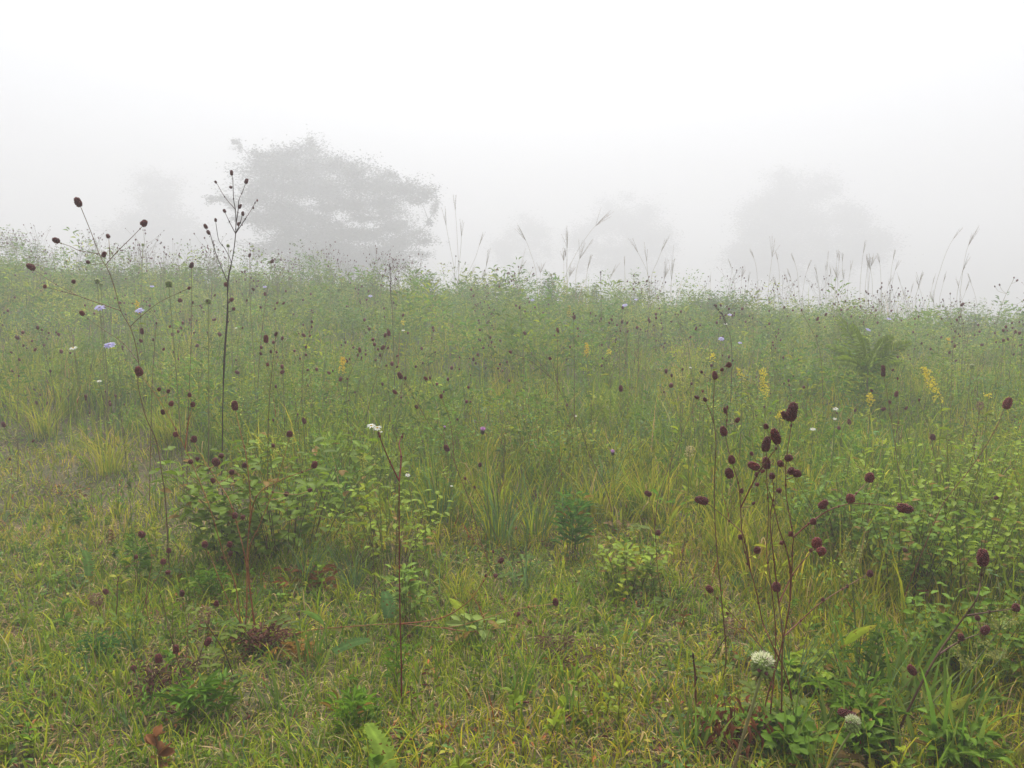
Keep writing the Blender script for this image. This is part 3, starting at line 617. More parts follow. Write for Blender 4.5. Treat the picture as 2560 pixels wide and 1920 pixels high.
def simple_burnet(label, bx, heads, Y=None):
    Ls = sorted(h[2] for h in heads); Y = Y or min(8.5, max(2.3, .028 * F / Ls[-1]))
    top = min(heads, key=lambda h: h[1]); mid = sum(h[0] for h in heads) / len(heads)
    b = base_at(bx, Y)
    gy = 960 - F * ((b.z - H0) * cp + Y * sp) / (Y * cp - (b.z - H0) * sp)
    pl = [(bx, gy), (bx + (mid - bx) * .15, gy + (top[1] - gy) * .35), (bx + (mid - bx) * .55, gy + (top[1] - gy) * .7), (top[0], top[1] + top[2] * .4)]
    sc_ = rnd.choice([(.13, .04, .025), (.16, .10, .04), (.18, .16, .06), (.09, .03, .025)])
    return burnet(label, Y, bx, [pl], heads, scol=sc_, r=.0015 + .00015 * Y, leaves=0, jit=.03)
SB = [
 ('burnet with five small dark heads at the left edge, above bare short grass', 43, [(43, 844, 13, 9, 140), (59, 864, 8), (28, 881, 8), (48, 899, 9), (88, 874, 10, 7), (31, 928, 7), (47, 940, 7)]),
 ('stubby burnet with a tight cluster of heads near the left edge', 120, [(85, 974, 7), (99, 988, 10, 6, 10), (91, 1007, 11, 8), (119, 1009, 10, 8), (122, 1017, 9), (126, 1030, 8), (99, 1028, 6), (121, 1037, 6)]),
 ('burnet at the very left edge bending out of the picture with one larger head', 46, [(9, 1061, 15, 10, 110), (25, 1148, 9), (83, 1102, 9)]),
 ('burnet left of the tall dark one, long heads stacked in pairs', 375, [(355, 828, 17, 9, 95), (352, 852, 11, 8), (383, 849, 8), (391, 808, 7), (425, 816, 8), (409, 873, 9)]),
 ('burnet behind the tall forked burnet with six beady heads', 445, [(431, 836, 10, 8), (453, 820, 9, 6), (475, 799, 8), (493, 864, 10, 9), (431, 913, 8), (446, 897, 8), (434, 880, 7)]),
 ('slender burnet with one larger head poking above the crest, left of the tall dark one', 468, [(479, 663, 16, 10, 70), (450, 751, 11, 11), (482, 756, 8), (537, 738, 7)]),
 ('burnet just right of the tall dark burnet with heads at staggered heights', 600, [(549, 836, 13, 9), (593, 931, 13, 10, 150), (590, 900, 6), (617, 751, 7), (606, 820, 7)]),
 ('burnet right of the tall dark burnet, one head standing above the crest line', 640, [(680, 653, 13, 8, 60), (633, 723, 10, 7), (662, 735, 10, 7), (651, 768, 8), (693, 757, 8), (709, 758, 9, 6), (688, 772, 7)]),
 ('burnet head pair in front of the base of the foggy tree', 640, [(624, 638, 12, 7, 75), (605, 680, 6)]),
 ('burnet with one bold long head left of the orange goldenrod', 668, [(665, 847, 21, 12, 95), (652, 884, 10), (677, 879, 10), (690, 835, 13, 8, 60), (669, 911, 11, 8), (706, 930, 12, 10, 30)]),
 ('small burnet with a row of round heads above the leafy bush', 750, [(759, 838, 13, 8), (775, 840, 7), (779, 817, 7), (780, 804, 9, 6), (773, 830, 5), (747, 834, 5)]),
 ('burnet whose heads cluster beside the orange goldenrod spike', 870, [(899, 875, 14, 8, 100), (895, 888, 9), (866, 902, 11, 9), (874, 898, 7), (868, 947, 7), (851, 948, 13, 9, 70), (822, 932, 10, 8, 150)]),
 ('thin burnet with an arching reddish stem and five heads, left of centre', 900, [(972, 833, 15, 9, 95), (957, 869, 14, 9, 55), (950, 888, 9), (993, 890, 8), (993, 917, 8), (966, 914, 7), (970, 870, 7)]),
 ('small burnet with two reddish heads above the leafy bush', 720, [(704, 992, 8), (719, 989, 9), (726, 1011, 9), (774, 928, 8), (756, 931, 8)]),
 ('burnet with a dark oval head behind the bush leaves', 735, [(760, 1052, 18, 10, 115), (683, 1050, 8), (788, 1130, 11, 9, 20)]),
 ('burnet holding three heads above the white daisies', 955, [(963, 1026, 12, 9), (957, 1034, 11, 8, 20), (935, 1056, 10, 8), (1000, 1083, 8), (972, 1101, 8)]),
 ('upright burnet with one red oval head left of the purple thistle', 1410, [(1422, 1167, 14, 10, 100)]),
 ('low burnet with two crimson buds in the central grass', 1425, [(1400, 1246, 9), (1415, 1252, 11, 8, 110)]),
 ('low burnet with paired crimson heads right of centre, leaning left', 1560, [(1472, 1278, 14, 10, 150), (1488, 1276, 10, 8), (1516, 1317, 10, 8), (1520, 1373, 9)]),
 ('sparse burnet in the hazy middle with two dark heads on thin stalks', 1310, [(1312, 833, 11, 8, 130), (1299, 769, 8)]),
 ('single-headed burnet in the hazy middle beside a conical green herb', 1394, [(1394, 825, 13, 8)]),
 ('dark double-lobed burnet head in the hazy middle right of the goldenrod', 1436, [(1436, 793, 13, 8, 85), (1434, 784, 7, 4)]),
 ('burnet with seven small heads in the hazy centre right', 1550, [(1529, 799, 9), (1523, 807, 8), (1557, 769, 10), (1555, 805, 10), (1568, 807, 8), (1551, 827, 6), (1540, 829, 5), (1569, 829, 7)]),
 ('burnet with three small heads left of the fern', 1735, [(1740, 821, 11, 6), (1726, 843, 7), (1678, 804, 6), (1688, 786, 5)]),
 ('burnet left of the fern with two long heads on the crest', 2060, [(2044, 797, 12, 7), (2065, 786, 10, 6), (2004, 775, 7), (2042, 840, 6)]),
 ('tall burnet right of the yellow goldenrod with a thick dark double head', 2260, [(2208, 922, 20, 11, 95), (2208, 935, 13, 12), (2232, 925, 8), (2179, 976, 9)]),
 ('burnet right of centre with an oval head beside the short yellow goldenrod', 2250, [(2241, 985, 16, 10, 70), (2224, 1005, 10, 8), (2266, 1020, 11, 7), (2209, 1023, 13, 10, 20), (2244, 946, 8)]),
 ('burnet with four tiny heads in a square below the fern', 2110, [(2101, 922, 9), (2118, 907, 8), (2105, 939, 8), (2124, 941, 8), (2121, 930, 6)]),
 ('burnet between the tall goldenrod and the yellow short one, single stout head', 2100, [(2097, 1070, 10, 9), (2123, 1054, 15, 9), (2138, 1026, 9), (2092, 1033, 6)]),
 ('burnet with thin red stem and bud heads above the curved horizontal branch', 2205, [(2207, 1146, 13, 10), (2205, 1110, 9), (2201, 1177, 7)]),
 ('leaning burnet with one oval head high on the right', 2340, [(2332, 1093, 17, 13, 95), (2298, 1000, 8)]),
 ('burnet near the right edge with three heads below the crest', 2400, [(2374, 881, 9), (2387, 865, 10), (2304, 858, 8), (2390, 902, 7)]),
 ('burnet at the right edge with scattered dark heads in the mist', 2500, [(2455, 862, 10, 7, 10), (2520, 848, 9), (2539, 829, 9), (2552, 863, 8), (2534, 886, 7), (2487, 833, 6)]),
 ('wiry dark burnet rising past the crest at the right edge', 2480, [(2543, 701, 7), (2535, 694, 5), (2499, 712, 6), (2487, 716, 5), (2560, 750, 6)]),
 ('burnet seen against the fog at the right with a knobbly head cluster', 2375, [(2406, 761, 12, 8, 40), (2400, 792, 10, 5, 20), (2392, 800, 8), (2378, 809, 5), (2354, 797, 6), (2409, 808, 5)]),
 ('low burnet near the left with two heads over short grass', 292, [(264, 1479, 16, 13), (340, 1392, 12, 10)]),
 ('purplish fallen burnet heads low behind the red-stemmed burnet', 716, [(708, 1469, 15, 13), (722, 1468, 15, 14)]),
 ('small burnet head low in the grass beneath the oblong-leaved plant', 1060, [(1057, 1421, 11, 10)]),
]
for lb, bx, hd in SB:
    kw = {}
    if 'purplish fallen' in lb: kw['Y'] = 2.6
    if 'low burnet near the left' in lb: kw['Y'] = 2.2
    if 'small burnet head low' in lb: kw['Y'] = 2.7
    simple_burnet(lb, bx, hd, **kw)

# many small repeats further off: prototypes, then copies
def far_proto(seed, nheads, h, spread, Ymid, parts=True):
    R = random.Random(seed)
    root = thing('burnet_plant', '', 'wildflower', (0, 0, 0)) if parts else None
    g = Geo(); heads = []; col = R.choice([(.09, .04, .03), (.14, .07, .04), (.12, .10, .05)])
    lean = R.uniform(-.15, .15); top = A((lean * h, R.uniform(-.1, .1) * h, h)); main = smooth_path([(0, 0, -.02), (lean * h * .2, 0, h * .5), top], 4)
    rr = .0008 + .00011 * Ymid
    tube(g, main, rr, rr * .5, col, sides=3)
    for k in range(nheads):
        t = R.uniform(.45, .8); v = A(top) * t; a = R.uniform(0, 6.28); s = R.uniform(.25, 1) * spread
        hh = h * R.uniform(.62, 1.03) if k else h
        e = A((v[0] + math.cos(a) * s, v[1] + math.sin(a) * s, max(hh, v[2] + .05))) if k else top
        if k: tube(g, smooth_path([v, (v + e) / 2 + A((math.cos(a) * s * .15, 0, -.01)), e], 3), rr * .5, rr * .4, col, sides=3)
        L = R.choice([.010, .012, .015, .019, .024]) * (.95 + .012 * Ymid); hg = Geo() if parts else g
        low_head(hg, e, (R.uniform(-.3, .3), R.uniform(-.3, .3), 1), L, L * R.uniform(.6, .85), A(MAROON) * R.uniform(.7, 1.3))
        if parts: heads.append(hg)
    if not parts:
        o = g.build('burnet_plant', M_STEM); o['category'] = 'wildflower'; return o
    g.build('stem', M_STEM, root)
    for hg in heads: hg.build('flower_head', M_HEAD, root)
    return root
protos = [far_proto(100 + i, n, h, s, ym, pt) for i, (n, h, s, ym, pt) in enumerate(((7, .58, .14, 6, 1), (10, .70, .2, 12, 0), (6, .48, .1, 5, 1), (13, .74, .22, 13, 0), (4, .42, .07, 4, 1), (8, .56, .15, 6, 1), (17, .80, .26, 13, 0), (6, .55, .14, 11, 0)))]
for o in protos: o.hide_render = False
HTS = {0: 'few-headed', 1: 'slender', 2: 'short', 3: 'many-headed', 4: 'lowest', 5: 'eight-headed', 6: 'bushy-topped', 7: 'thin'}
def zone_label(x, y, i):
    px = 1280 + x / y * F
    zs = ((200, 'at the left edge'), (420, 'left of the tall forked burnets'), (640, 'around the tall dark burnet'), (860, 'left of the foggy trunk'), (1120, 'under the foggy tree'), (1400, 'right of the foggy tree'), (1650, 'near the middle'), (1900, 'left of the fern'), (2150, 'by the fern'), (2350, 'right of the fern'), (9999, 'at the right edge'))
    z = [n for a, n in zs if px < a][0]
    w = 'in the nearer grass' if y < 5.2 else ('in the hazy meadow' if y < 8 else ('high on the hazy slope' if y < 11 else 'on the misty crest'))
    return '%s burnet %s %s' % (HTS[i], w, z)
used = set(); spots = []
for (y0, y1, n, ids, mode) in ((3.6, 5.2, 26, (2, 4, 0), 0), (5.2, 8, 56, (0, 2, 5), 0), (8, 11, 60, (1, 7, 3), 1), (11, 15, 105, (1, 3, 7, 6), 1)):
    for k in range(n):
        y = rnd.uniform(y0, y1); u = rnd.uniform(-.68, .68)
        if mode and rnd.random() < .45: u = rnd.uniform(-.66, -.1)
        elif mode and rnd.random() < .3: u = rnd.uniform(.26, .66)
        spots.append((u * y, y, rnd.choice(ids)))
for x, y, i in spots:
    p = protos[i]; s = rnd.uniform(.8, 1.15); rz = rnd.uniform(0, 6.28); loc = (x, y, gz(x, y)); lb = zone_label(x, y, i)
    gp = 'small burnets scattered over the meadow' if y < 8 else 'small burnets fading into the fog on the crest'
    if i not in used:
        used.add(i); p.location = loc; p.rotation_euler = (0, 0, rz); p.scale = (s,) * 3; tag(p, lb, None, gp)
    else: dup(p, loc, rz, s, lb, gp)

# ------------------------------------------------------------------ other flowers
def goldenrod(label, px, py, hpx, Y, lean=0, col=(.62, .42, .03), dense=1.):
    top = A(at(px, py, Y)); b = A(base_at(px + lean * 1.2 + 3, Y)); root = thing('goldenrod', label, 'wildflower', b, 'yellow goldenrod spikes')
    low = A(at(px + lean, py + hpx, Y)); g = Geo()
    path = smooth_path([b - A((0, 0, .02)), (b + low) / 2 + A((.01, 0, 0)), low, top], 5); tube(g, path, .0016, .0008, (.12, .07, .03), (.16, .20, .05), 4)
    g.build('stem', M_STEM, root, b)
    f = Geo(); n = int(70 * dense * max(.5, hpx / 40)); L = np.linalg.norm(top - low)
    t = rng.beta(1.6, 1.0, n); base = low + (top - low) * t[:, None]; wv = (.010 + .10 * L * (1 - t) + .004) * rng.uniform(.1, 1, n); a = rng.uniform(0, 6.28, n)
    clump = np.round(t * 9 + rng.normal(0, .2, n)) % 1
    P = base + np.stack([np.cos(a) * wv, np.sin(a) * wv, rng.normal(0, .003, n)], 1)
    for k in range(3):
        scatter(f, LT_SMALL, P, rdir(n, -.2, 1), rdir(n), .005 * (.7 + .12 * Y), .0045 * (.7 + .12 * Y), A(col) * rng.uniform(.7, 1.25, (n, 1)), tris=LT_SMALL_T)
    f.build('flower_spike', M_PETAL, root, b)
    lf = Geo(); m = 12; t = rng.uniform(.25, .95, m); P = b + (low - b) * t[:, None]; scatter(lf, LT_LANCE, P, rdir(m, .1, .7), np.tile([0, 0, 1.], (m, 1)), rng.uniform(.03, .05, m), .011, mixcol([G1, G2], [1, 1], m))
    lf.build('foliage', M_LEAF, root, b)
Y1 = (.78, .66, .08); Y2 = (.74, .54, .05); Y3 = (.55, .52, .12)
for a in (('orange-yellow goldenrod spike left of centre', 857, 893, 42, 3.6, 0, Y2, 1.3),
  ('orange goldenrod spike in the hazy middle, taller of a pair', 1467, 858, 36, 4.6, 0, Y2, 1.2),
  ('small yellow goldenrod tip right of the orange spike in the middle', 1523, 874, 14, 4.8, 0, Y1, .8),
  ('yellow goldenrod tip above the paired burnet heads', 1783, 884, 24, 3.6, 0, Y1, .9),
  ('broken yellow goldenrod spike left of the tallest goldenrod', 1849, 922, 36, 3.6, 5, Y1, .6),
  ('tallest slim goldenrod, yellow from tip halfway down, above the largest burnet', 1907, 923, 84, 3.4, 6, Y1, 1.1),
  ('short bright yellow goldenrod head right of the largest burnet', 2175, 984, 36, 3.3, 1, Y1, 1.5),
  ('leaning branched goldenrod with loose yellow flowers at the right', 2308, 918, 92, 3.0, 45, Y1, 1.0),
  ('pale faded goldenrod tip left of the largest burnet', 1724, 1118, 28, 2.6, -2, (.55, .48, .22), 1.1),
  ('goldenrod flowers peeking out behind the biggest maroon head', 1950, 1030, 22, 2.5, 0, Y1, 1),
  ('thin greenish goldenrod left of the tall dark burnet', 288, 785, 26, 4.8, 0, Y3, .9),
  ('greenish budded goldenrod left of the paired burnet heads', 1700, 932, 24, 3.5, 0, Y3, .6),
  ('faint yellow goldenrod on the hazy slope in the middle', 1423, 765, 34, 6.2, 0, (.5, .38, .08), 1.0),
  ('faint yellow goldenrod on the hazy slope left of centre', 936, 815, 18, 5.5, 0, (.5, .42, .06), .7),
  ('small goldenrod above the dark centre burnet, pale yellow', 1008, 800, 16, 5.4, 0, Y1, .7),
  ('wispy goldenrod blooms between the two lilac flowers', 340, 752, 34, 4.6, 4, Y2, .7),
  ('yellow goldenrod tip beside the bare red stem', 905, 1140, 40, 2.3, 3, (.42, .42, .08), .6),
  ('dull yellow goldenrod tip at the right below the crest', 2370, 846, 14, 5.4, 0, Y2, .8),
  ('yellow goldenrod buds beyond the leaning branched goldenrod', 2468, 984, 12, 3.6, 3, Y1, .6)):
    goldenrod(*a)

def disc_flower(kind, name, label, px, py, wpx, Y, col, cat, group, tilt=.5):
    c = A(at(px, py, Y)); W = msize(wpx, Y); b = A(base_at(px + 4, Y)); root = thing(name, label, cat, b, group)
    g = Geo(); tube(g, smooth_path([b - A((0, 0, .02)), (b + c) / 2 + A((.012, 0, .0)), c], 6), .0013, .0008, (.12, .16, .04), sides=4); g.build('stem', M_STEM, root, b)
    f = Geo(); up = unit(A((rnd.uniform(-.2, .2), -tilt, 1))); S = unit(np.cross(up, A((0, 1, .2)))); U = np.cross(up, S)
    if kind == 'thistle':
        n = 70; a = rng.uniform(0, 6.28, n); s = rng.uniform(0, .9, n); D = unit(up[None] + (S[None] * np.cos(a)[:, None] + U[None] * np.sin(a)[:, None]) * s[:, None])
        scatter(f, LT_SMALL, np.repeat(c[None], n, 0), D, rdir(n), W * .55, W * .07, A(col) * rng.uniform(.8, 1.3, (n, 1)), tris=LT_SMALL_T)
        f.build('florets', M_PETAL, root, b)
        k = Geo(); head_geo(k, c - up * W * .12, up, W * .5, W * .42, 50, A((.06, .04, .035))); k.build('flower_base', M_STEM, root, b, smooth=False)
        return
    rings = ((.5, 11, .26), (.36, 12, .2), (.22, 9, .16)) if kind == 'scabious' else ((.5, 15, .16),)
    for rr, n, pw in rings:
        a = np.arange(n) * 2 * math.pi / n + rng.uniform(-.1, .1, n); D = S[None] * np.cos(a)[:, None] + U[None] * np.sin(a)[:, None] + up[None] * rng.uniform(-.12, .2, (n, 1)) * (1.2 if rr < .45 else 1)
        scatter(f, LT_OVAL, c + D * W * .06, D, np.repeat(up[None], n, 0), W * rr, W * pw, A(col) * rng.uniform(.88, 1.1, (n, 1)))
    f.build('petals', M_PETAL, root, b)
    k = Geo()
    head_geo(k, c + up * W * .03, up, W * .16, W * .26, 40, A((.45, .38, .45)) if kind == 'scabious' else A((.60, .40, .03))); k.build('flower_centre', M_PETAL, root, b, smooth=False)
LIL = (.56, .53, .78)
for a in ((249, 769, 24, 3.1, 'lilac scabious bloom at the left under the forked burnet'), (349, 776, 22, 3.3, 'lilac scabious bloom left of the tall dark burnet, right of its twin'), (274, 862, 27, 2.7, 'flat pale lilac scabious lowest on the left'), (380, 716, 10, 6, 'tiny lilac scabious near the left crest'),
          (662, 717, 10, 6, 'tiny lilac flower right of the tall dark burnet'), (926, 740, 11, 6, 'small lilac flower below the foggy tree'), (1562, 763, 14, 5.5, 'pale lilac scabious over a small dark burnet head in the middle'), (1590, 749, 9, 6, 'tiny lilac flower on the crest right of centre'), (1824, 787, 11, 5.5, 'small lilac flower left of the fern'),
          (1803, 847, 15, 4.6, 'flat lilac flower left of the paired burnet heads'), (1850, 857, 10, 5, 'smaller lilac flower right of the flat lilac one'), (2223, 797, 12, 6, 'lilac scabious behind the top of the fern'), (2171, 824, 13, 5.5, 'lilac flower amid the fern fronds'), (1331, 750, 10, 6, 'pale flower on the crest in the middle')):
    disc_flower('scabious', 'scabious_flower', a[4], a[0], a[1], a[2], a[3], LIL, 'wildflower', 'lilac scabious flowers')
WH = (.78, .78, .70)
for a in ((928, 1065, 22, 2.5, 'white daisy left of its twin above the leafy bush'), (943, 1070, 22, 2.5, 'white daisy right of its twin, beside the red stem tip'), (951, 1080, 11, 2.5, 'small white daisy bud under the daisy pair'), (1019, 1188, 13, 2.4, 'white daisy right of the forked red stem'), (183, 870, 18, 3.3, 'white flower above short grass at the left'), (248, 953, 11, 3.3, 'small white flower in the left grass'),
          (2032, 1073, 14, 3, 'white flower right of the biggest maroon head'), (2089, 1022, 13, 3.4, 'flat white flower above the other right-hand white flower'), (2087, 1047, 10, 3.2, 'small white flower under the flat white one'), (1814, 810, 9, 5, 'white dot of a flower left of the fern'), (1726, 919, 7, 4, 'tiny white flower left of the paired burnet heads'), (1129, 1215, 7, 2.7, 'tiny white flower by the leaning burnet'),
          (590, 820, 7, 4.6, 'tiny white flower right of the tall dark burnet'), (1008, 826, 8, 5, 'tiny white flower on the hazy slope left of centre'), (1440, 1040, 6, 3.4, 'speck of white flower in the central grass')):
    disc_flower('daisy', 'daisy_flower', a[4], a[0], a[1], a[2], a[3], WH, 'wildflower', 'small white daisies', .35)
PK = (.66, .36, .66)
disc_flower('thistle', 'thistle_flower', 'pink thistle bloom in the centre of the meadow', 1207, 1078, 24, 2.8, PK, 'wildflower', 'pink thistle blooms')
disc_flower('thistle', 'thistle_flower', 'purple thistle bloom with brown bud right of centre', 1532, 1132, 19, 2.9, PK, 'wildflower', 'pink thistle blooms')
disc_flower('thistle', 'thistle_flower', 'smaller pink thistle left of the pink bloom in the centre', 1112, 1069, 11, 2.9, PK, 'wildflower', 'pink thistle blooms')
disc_flower('thistle', 'thistle_flower', 'brown spent thistle bud touching the purple bloom', 1517, 1126, 14, 2.9, (.14, .09, .07), 'wildflower')if False else None

def seed_globe(label, px, py, dpx, Y, white=.5, bx=None, scol=(.20, .23, .07), r=.0018, top=None):
    c = A(at(px, py, Y)); D = msize(dpx, Y); b = A(base_at(bx if bx is not None else px, Y)); root = thing('scabious_seed_head', label, 'seed head', b, 'globe-shaped scabious seed heads')
    g = Geo(); tube(g, smooth_path([b - A((0, 0, .02)), (b * .5 + c * .5) + A((.004, 0, 0)), c - A((0, 0, D * .42))], 6), r * 1.25, r, (.17, .10, .06), scol, 7); g.build('stem', M_STEM, root, b)
    k = Geo(); head_geo(k, c - A((0, 0, D * .05)), (0, 0, 1), D * .78, D * .80, 120, A((.20, .27, .07))); 
    f = Geo(); n = 640; i = np.arange(n) + .5; ph = np.arccos(1 - 1.75 * i / n); th = i * 2.39996
    N = np.stack([np.sin(ph) * np.cos(th), np.sin(ph) * np.sin(th), np.cos(ph)], 1)
    wcol = np.where((np.cos(ph) > .38)[:, None], A((.86, .84, .62))[None] * white + A((.26, .32, .10))[None] * (1 - white), A((.30, .36, .12))[None])
    top_ = A((.9, .9, .82)) if white > .6 else A((.50, .52, .26))
    scatter(f, LT_SMALL, c + N * D * .34, N + rng.normal(0, .16, (n, 3)), rdir(n), D * rng.uniform(.15, .26, n) * np.where(np.cos(ph) > .38, 1, .55), D * .045, wcol * rng.uniform(.85, 1.15, (n, 1)), tris=LT_SMALL_T)
    kb = k.build('seed_core', M_STEM, root, b, smooth=False); fb = f.build('bristles', M_SEED, kb, b)
    br = Geo(); m = 7; a = np.arange(m) * 6.28 / m + .3; DD = np.stack([np.cos(a), np.sin(a), -.25 + 0 * a], 1)
    scatter(br, LT_LANCE, np.repeat((c - A((0, 0, D * .42)))[None], m, 0), DD, np.tile([0, 0, 1.], (m, 1)), D * .55, D * .08, A((.20, .17, .08))); br.build('bracts', M_LEAF, root, b)
seed_globe('large white-topped globe seed head in front of the largest burnet', 1906, 1661, 66, 1.45, .95, 1885, (.24, .27, .09), .0030)
seed_globe('smaller green globe seed head near the bottom right', 2132, 1808, 44, 1.42, .6, 2115)
seed_globe('green globe seed head left of the tall dark burnet, near the crest', 422, 708, 18, 3.4, .4, 430)
seed_globe('pale green globe seed head just left of the tall dark burnet', 520, 752, 15, 3.4, .4, 490)
seed_globe('greyish globe seed head right of the forked burnet', 243, 702, 13, 4.6, .6, 255)
seed_globe('tiny globe seed head beside the greyish one', 252, 711, 9, 4.7, .6, 258)
seed_globe('small globe seed head against the fog below the tall dark burnet heads', 570, 614, 8, 5.5, .4, 580)
seed_globe('tiny globe seed head left of the green one near the crest', 357, 612, 7, 6.5, .3, 350)
seed_globe('pale globe seed head at the right, beyond the leaning goldenrod', 2430, 915, 11, 4.2, .6, 2425)

def tawny_head(label, px, py, hpx, wpx, Y, bx):
    c = A(at(px, py, Y)); L = msize(hpx, Y); W = msize(wpx, Y); b = A(base_at(bx, Y)); root = thing('dry_seed_head', label, 'seed head', b, 'tawny dry seed heads')
    g = Geo(); tube(g, smooth_path([b - A((0, 0, .02)), (b + c) / 2 + A((.008, 0, 0)), c - A((0, 0, L * .4))], 5), .0016, .0011, (.08, .03, .02), sides=5); g.build('stem', M_STEM, root, b)
    f = Geo(); n = 160; t = rng.uniform(-.5, .5, n); a = rng.uniform(0, 6.28, n); rr = W * .42 * np.sqrt(1 - (2 * t) ** 2 * .8) * rng.uniform(.4, 1, n)
    P = c + np.stack([np.cos(a) * rr, np.sin(a) * rr, t * L], 1); D = np.stack([np.cos(a), np.sin(a), rng.uniform(-.2, .9, n)], 1)
    scatter(f, LT_LANCE, P, D, rdir(n), W * .22, W * .09, mixcol([(.30, .17, .10), (.22, .11, .07), (.38, .27, .16)], [3, 2, 2], n)); f.build('dry_florets', M_DRY, root, b)
tawny_head('tawny fluffy dry seed head left of the red-stemmed burnet', 512, 1538, 50, 34, 1.82, 530)
tawny_head('tawny dry seed head bent over short grass at the left', 240, 1500, 32, 34, 2.15, 160)
tawny_head('pinkish-brown dry seed head left of the white-topped globe', 1823, 1567, 46, 30, 2.0, 1800)
tawny_head('faded brown dry seed head beyond the globes at the right', 2450, 1015, 20, 18, 3.4, 2452)

# ------------------------------------------------------------------ leafy bushes, herbs, big leaves, fern, tufts
def leafy_bush(name, label, px, Y, hgt, spread, nst, leafl, col, cat='shrub', group=None, lt=LT_OVAL, wr=.62, per=9, stemcol=(.08, .035, .02), up=.15, start=.35, yel=.06):
    b = A(base_at(px, Y)); root = thing(name, label, cat, b, group); g = Geo(); f = Geo(); 
    for s in range(nst):
        a = rng.uniform(0, 6.28); rr = spread * math.sqrt(rng.uniform(0, 1)); hh = hgt * rng.uniform(.7, 1.05) * (1 - .25 * (rr / spread) ** 2)
        x0 = b[0] + math.cos(a) * rr * .35; y0 = b[1] + math.sin(a) * rr * .35; x1 = b[0] + math.cos(a) * rr; y1 = b[1] + math.sin(a) * rr * .8
        p = [A((x0, y0, gz(x0, y0) - .01)), A(((x0 * .6 + x1 * .4), (y0 * .6 + y1 * .4), gz(x0, y0) + hh * .55)), A((x1, y1, gz(x0, y0) + hh))]
        path = smooth_path(p, 5); tube(g, path, .002 * (.5 + hgt), .0008, stemcol, tuple(.5 * c + .5 * d for c, d in zip(stemcol, col)), 4)
        m = len(path); P = []; D = []; N = []
        for i in range(int(m * start), m):
            for k in range(max(1, per // 3)):
                aa = rng.uniform(0, 6.28); q = path[i] + A((math.cos(aa), math.sin(aa), rng.uniform(-.2, .4))) * leafl * rng.uniform(.2, 1.1)
                P.append(q); D.append((math.cos(aa), math.sin(aa), rng.uniform(-.5, .4) + up)); N.append((rng.normal(0, .3), rng.normal(0, .3), 1))
        n = len(P); c = A(col)[None] * rng.uniform(.75, 1.25, (n, 1)); yk = rng.uniform(0, 1, n) < yel; c[yk] = A((.26, .16, .03))
        scatter(f, lt, P, D, N, leafl * rng.uniform(.65, 1.2, n), leafl * wr * rng.uniform(.8, 1.1, n), c)
    g.build('stem', M_STEM, root, b); f.build('foliage', M_LEAF, root, b); return root
GD = (.145, .225, .010); GB = (.205, .285, .014); GL = (.13, .22, .045)
leafy_bush('leafy_bush', 'glossy dark green bush with oval leaves and dark stems, behind the red-stemmed burnet', 680, 2.8, .46, .46, 34, .042, GD, per=6, yel=.05, start=.25)
leafy_bush('leafy_bush', 'left wing of dark oval leaves with reddish tints beside the glossy bush', 520, 2.7, .34, .19, 14, .038, GD, per=6, yel=.1)
leafy_bush('leafy_bush', 'light green bush with dewy round leaves right of the glossy dark bush', 960, 2.65, .33, .26, 20, .027, GB, per=7)
leafy_bush('leafy_bush', 'pale green plant with oblong leaves stacked around the bare red stem', 1000, 2.2, .20, .065, 8, .032, (.19, .29, .035), per=7, up=.3, wr=.4)
leafy_bush('leafy_bush', 'small green bush with rounded leaves right of centre under a leaning burnet', 1580, 2.45, .19, .16, 12, .028, GB, per=6)
leafy_bush('leafy_bush', 'yellowish sprig of broad leaves in the grass at the centre bottom', 1190, 2.1, .10, .06, 4, .04, (.20, .27, .05), per=3, wr=.5)
for i, (px, Y, h, s, lb) in enumerate(((2330, 2.45, .38, .30, 'broad bush clover with small round leaves behind the corner burnet'), (2500, 2.35, .42, .30, 'broad bush clover at the right edge above the corner burnet'), (2180, 2.75, .34, .24, 'bush clover behind the horizontal burnet branch'), (2420, 2.9, .40, .34, 'bush clover further back at the right'), (2550, 1.95, .24, .16, 'round-leaved bush clover at the right edge, nearest of them'), (2100, 1.95, .08, .10, 'low clover patch at the foot of the largest burnet'))):
    leafy_bush('bush_clover', lb, px, Y, h, s * 1.15, 28, .027, GB if i % 2 else (.12, .21, .012), 'shrub', 'bush clovers on the right', per=7, yel=.04)
LAN = dict(lt=LT_LANCE, wr=.24)
leafy_bush('leafy_herb', 'bright green narrow-leaved herb with bug holes at the lower left', 430, 1.70, .10, .05, 5, .034, (.11, .22, .015), 'herb', 'narrow-leaved upright herbs', per=14, start=.3, up=.5, **LAN)
leafy_bush('leafy_herb', 'bright green upright herb at the bottom left of centre', 838, 1.62, .10, .05, 4, .03, (.14, .26, .015), 'herb', 'narrow-leaved upright herbs', per=12, start=.2, up=.9, **LAN)
leafy_bush('leafy_herb', 'green herb with upright narrow leaves beside the bare red stem', 955, 1.8, .18, .03, 3, .02, (.12, .23, .015), 'herb', 'narrow-leaved upright herbs', per=12, up=.9, **LAN)
leafy_bush('leafy_herb', 'small green herb on a red stem at the upper lower-left', 275, 2.5, .22, .04, 4, .028, (.11, .21, .015), 'herb', 'narrow-leaved upright herbs', per=12, up=.5, start=.4, **LAN)
leafy_bush('leafy_herb', 'green herb with lobed leaves in the left lower grass', 150, 1.95, .10, .06, 6, .02, (.07, .17, .03), 'herb', 'narrow-leaved upright herbs', per=9, up=.3, **LAN)
